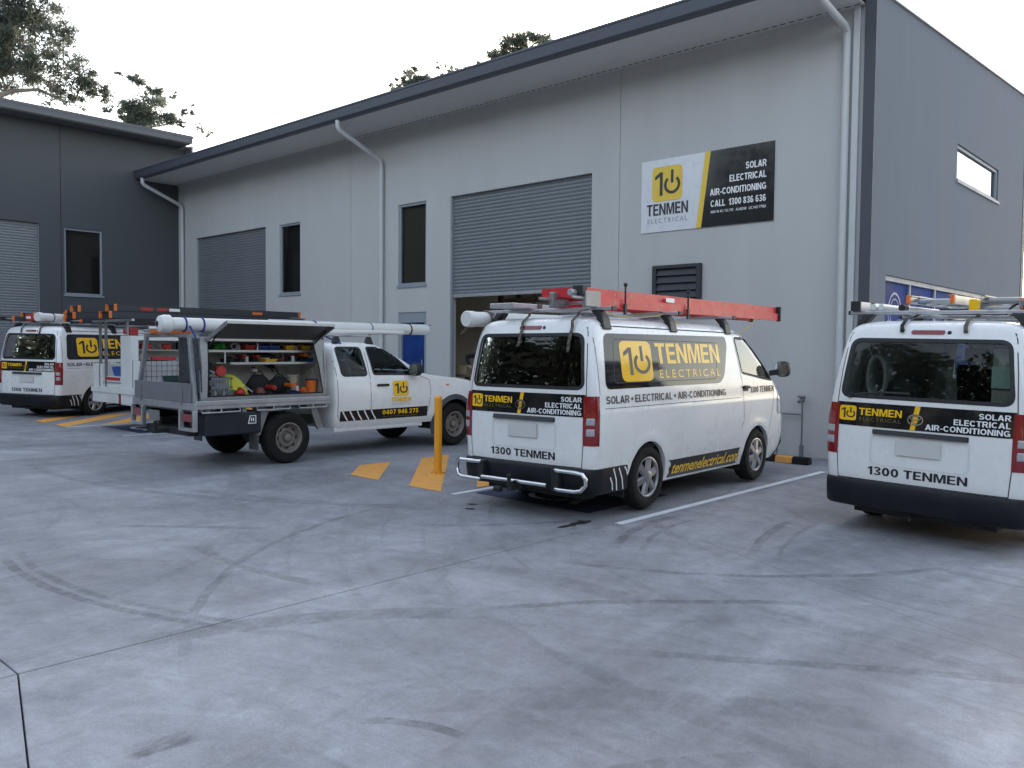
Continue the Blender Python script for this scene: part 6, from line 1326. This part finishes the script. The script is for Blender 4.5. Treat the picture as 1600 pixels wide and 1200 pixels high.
item('tool_bag', 350,530,S2z-.012,.08,'black','small black bag on the left stub shelf of the toolbox'); item('drill', 550,625,S2z,.10,'red','red cordless drill, left one on the middle shelf'); item('drill', 715,790,S2z,.10,'red','red cordless drill, right one on the middle shelf')
item('tool_bag', 740,1075,S2z,.13,'black','long black tool bag on the middle toolbox shelf', -.40); item('storage_bin', 805,955,S2z,.055,'yel','orange yellow tray on the middle toolbox shelf', -.58); item('tool_bag', 960,1080,S2z,.06,'brown','dark red pouch beside the yellow tray', -.57)
item('spray_can', 1210,1270,S2z,.11,'red','white spray can with red cap on the middle shelf'); item('drill', 1325,1415,S2z,.13,'orange','orange power tool at the right of the middle shelf')
item('milk_crate', 95,345,Fz,.26,'crate','grey slatted crate at the left of the toolbox floor', -.66); item('bottle', 150,205,Fz,.10,'white','small white bottle inside the grey crate', -.74); item('bottle', 265,315,Fz,.14,'white','slim white spray bottle inside the grey crate', -.72); item('grinder', 100,300,Fz+.262,.19,'red','black angle grinder with red guard on top of the grey crate', -.66)
item('work_vest', 330,640,Fz,.30,'hivis','crumpled yellow high visibility vest beside the crate', -.60); item('helmet', 420,530,Fz,.13,'red','red round case in front of the yellow vest', -.72); item('tool_bag', 650,930,Fz,.32,'black','large black tool bag in the middle of the toolbox floor', -.52); item('tool_bag', 880,1190,Fz,.27,'black','second black tool bag right of the largest one', -.55)
item('helmet', 650,765,Fz,.13,'brown','dull red round tin in front of the large black bag', -.74); item('drill', 1010,1130,Fz+.03,.14,'orange','orange drill lying in front of the black bags', -.74); item('storage_bin', 1030,1160,Fz,.06,'blue','blue tray in front of the black bags', -.76)
item('bucket', 1190,1325,Fz,.25,'beige','beige bucket behind the orange one in the toolbox', -.48); item('bucket', 1322,1452,Fz,.20,'orange','orange bucket with navy lid at the toolbox right end', -.70); item('bottle', 1462,1510,Fz,.26,'white','slim white bottle, left of the pair by the toolbox end', -.62); item('bottle', 1512,1572,Fz,.27,'white','white cylinder bottle against the right end of the toolbox', -.70)
item('caulking_gun', 1470,1500,Fz+.26,.15,'grey','thin caulking gun standing above the white bottles', -.55); item('cable', 960,1150,1.20,.14,'black','black lead hanging below the middle shelf', -.34)

item('storage_bin', 1450,1530,S1z,.07,'grey','grey bin tucked at the far right of the top toolbox shelf'); item('tape_roll', 1040,1105,S1z,.085,'brown','dark red tape roll left of the yellow bin on the top shelf')
item('spray_can', 640,680,S2z,.10,'navy','navy can standing between the two red drills'); item('bottle', 1090,1135,S2z,.12,'brown','slim dark red bottle right of the dark red pouch'); item('tape_roll', 1140,1200,S2z,.09,'black','black tape roll left of the white spray can'); item('storage_bin', 1425,1520,S2z,.07,'blue','blue bin at the right end of the middle shelf')
item('cable_bundle', 560,680,Fz,.10,'black','black coiled lead beside the red round case', -.70); item('drill', 780,870,Fz,.15,'red','red drill leaning against the large black bag', -.76); item('spray_can', 1165,1205,Fz,.16,'red','red capped white can in front of the beige bucket', -.72); item('cable_bundle', 1180,1310,Fz,.09,'orange','orange extension lead coiled before the beige bucket', -.74); item('tool_bag', 700,800,Fz+.30,.08,'grey','grey cloth lying on top of the large black bag', -.48)
# ------------------------------------------------------------------ inside the open unit
wood = pm('timber', (.16,.11,.065), .75, var=.2, scale=8, stretch=(1,6,1)); card = pm('cardboard', (.33,.25,.15), .85, var=.06)
wb = empty('workbench', (-13.1, 13.5, 0), label='timber workbench with boxes just inside the open roller door', cat='workbench')
MB().bb(-.95,.6,-.30,.35,.98,1.03).build('bench_top', wood, wb, bevel=.006)
for x in (-.88, .52):
    for y in (-.24, .29): MB().bb(x-.04,x+.04,y-.04,y+.04,-.02,.98).build('leg', wood, wb)
MB().bb(-.95,.6,-.28,.33,.40,.43).build('lower_shelf', wood, wb)
cb1 = empty('cardboard_box', (-13.70, 13.42, 1.03), label='pale cardboard box on the workbench under the reaching hand', cat='box')
MB().bb(-.32,.26,-.2,.2,0,.20).build('carton', card, cb1, bevel=.006); MB().bb(-.32,.26,-.03,.03,.2,.203).build('packing_tape', M_['beige'], cb1)
sr = empty('storage_rack', (-12.2, 14.6, 0), label='dark timber storage rack high inside the open unit', cat='rack')
for x in (-1.2, 1.2):
    for y in (-.3, .3): MB().bb(x-.05,x+.05,y-.05,y+.05,-.02,3.0).build('upright', wood, sr)
for z in (.6, 1.6, 2.72): MB().bb(-1.25,1.25,-.35,.35,z,z+.06).build('rack_shelf', wood, sr)
MB().bb(-1.25,1.25,-.36,-.34,2.86,2.92).bb(-.2,-.1,-.36,-.34,2.6,3.0).build('rack_rail', wood, sr)
# person leaning over the box: one skinned body
def person():
    p = empty('person', (-12.95, 13.72, 0), label='person in dark long sleeves leaning over a box inside the open unit', cat='person')
    J = [((0,0,.96),.15),((-.02,-.02,1.15),.145),((-.06,-.06,1.38),.16),((-.10,-.10,1.52),.10),((-.14,-.14,1.60),.06),
         ((.10,0,.90),.10),((.11,-.02,.50),.07),((.11,.03,.10),.05),((.12,-.12,.05),.04), ((-.10,0,.90),.10),((-.12,-.02,.50),.07),((-.12,.03,.10),.05),((-.13,-.12,.05),.04),
         ((-.27,-.12,1.50),.075),((-.58,-.38,1.44),.052),((-.46,-.48,1.33),.042),((-.37,-.50,1.25),.034), ((.10,-.16,1.48),.075),((.10,-.38,1.26),.052),((-.06,-.50,1.24),.042),((-.18,-.54,1.22),.034)]
    E_ = [(0,1),(1,2),(2,3),(3,4),(0,5),(5,6),(6,7),(7,8),(0,9),(9,10),(10,11),(11,12),(2,13),(13,14),(14,15),(15,16),(2,17),(17,18),(18,19),(19,20)]
    def skin(name, J, E_, mt, root=0):
        me = bpy.data.meshes.new(name); me.from_pydata([j[0] for j in J], E_, []); o = bpy.data.objects.new(name, me); C.objects.link(o); o.parent = p
        md = o.modifiers.new('skin', 'SKIN'); sv_ = me.skin_vertices[0].data
        for i, j in enumerate(J): sv_[i].radius = (j[1], j[1]); sv_[i].use_root = (i == root)
        md.use_smooth_shade = True; s_ = o.modifiers.new('sub', 'SUBSURF'); s_.levels = 2; s_.render_levels = 2; me.materials.append(mt); return o
    cloth = pm('dark_workwear', (.014,.015,.020), .85, var=.2); skn = pm('skin', (.42,.24,.17), .55, var=.05)
    body = skin('body', J, E_, cloth)
    for (hx, hy, hz, sx) in ((-.36,-.51,1.25,-1), (-.19,-.54,1.22,1)):
        HJ = [((hx,hy,hz),.030),((hx+.035,hy-.02,hz-.035),.034)]; HE = [(0,1)]
        for k_ in range(4):
            a = -.03+.02*k_; l = (.075,.085,.08,.06)[k_]; b0 = (hx+.04,hy-.02+a,hz-.04); HJ += [(b0,.012),((hx+.04+l*.5,hy-.03+a,hz-.055),.010),((hx+.04+l*.7,hy-.03+a,hz-.085),.008)]; n = len(HJ); HE += [(1,n-3),(n-3,n-2),(n-2,n-1)]
        HJ += [((hx+.02,hy-.06,hz-.03),.012),((hx+.05,hy-.08,hz-.05),.010)]; n = len(HJ); HE += [(1,n-2),(n-2,n-1)]
        skin('hand', HJ, HE, skn)
    hd = MB(); c = Vector((-.20,-.22,1.70)); bm = bmesh.new(); bmesh.ops.create_uvsphere(bm, u_segments=24, v_segments=16, radius=1)
    vs_ = []
    for v_ in bm.verts:
        q = v_.co.copy(); x, y, z = q.x*.078, q.y*.095, q.z*.118
        if y < 0 and z < 0: x *= 1+.25*z/.118; y *= 1+.1*z/.118
        if abs(x) < .018 and y < -.06 and -.04 < z < .02: y -= .022*(1-abs(x)/.018)
        vs_.append((c.x+x, c.y+y, c.z+z))
    hd.add(vs_, [tuple(v_.index for v_ in f.verts) for f in bm.faces]); bm.free(); hd.build('head', skn, p, smooth=60)
    hr = MB().blob((c.x,c.y+.018,c.z+.03),.105,(.82,.95,1.0),jit=.03); hr.build('hair', pm('dark_hair', (.02,.014,.010), .7), p, smooth=60)
    for s in (-1, 1): MB().blob((c.x+s*.03,c.y-.082,c.z+.005),.011,jit=0).build('eye', textwht, p, smooth=60); MB().blob((c.x+s*.08,c.y+.005,c.z-.005),.022,(.4,.8,1.3),jit=0).build('ear', skn, p, smooth=60)
    MB().blob((c.x,c.y-.080,c.z-.058),.02,(1.2,.4,.4),jit=0).build('mouth', tinred, p, smooth=60)
person()
bpy.context.view_layer.update()
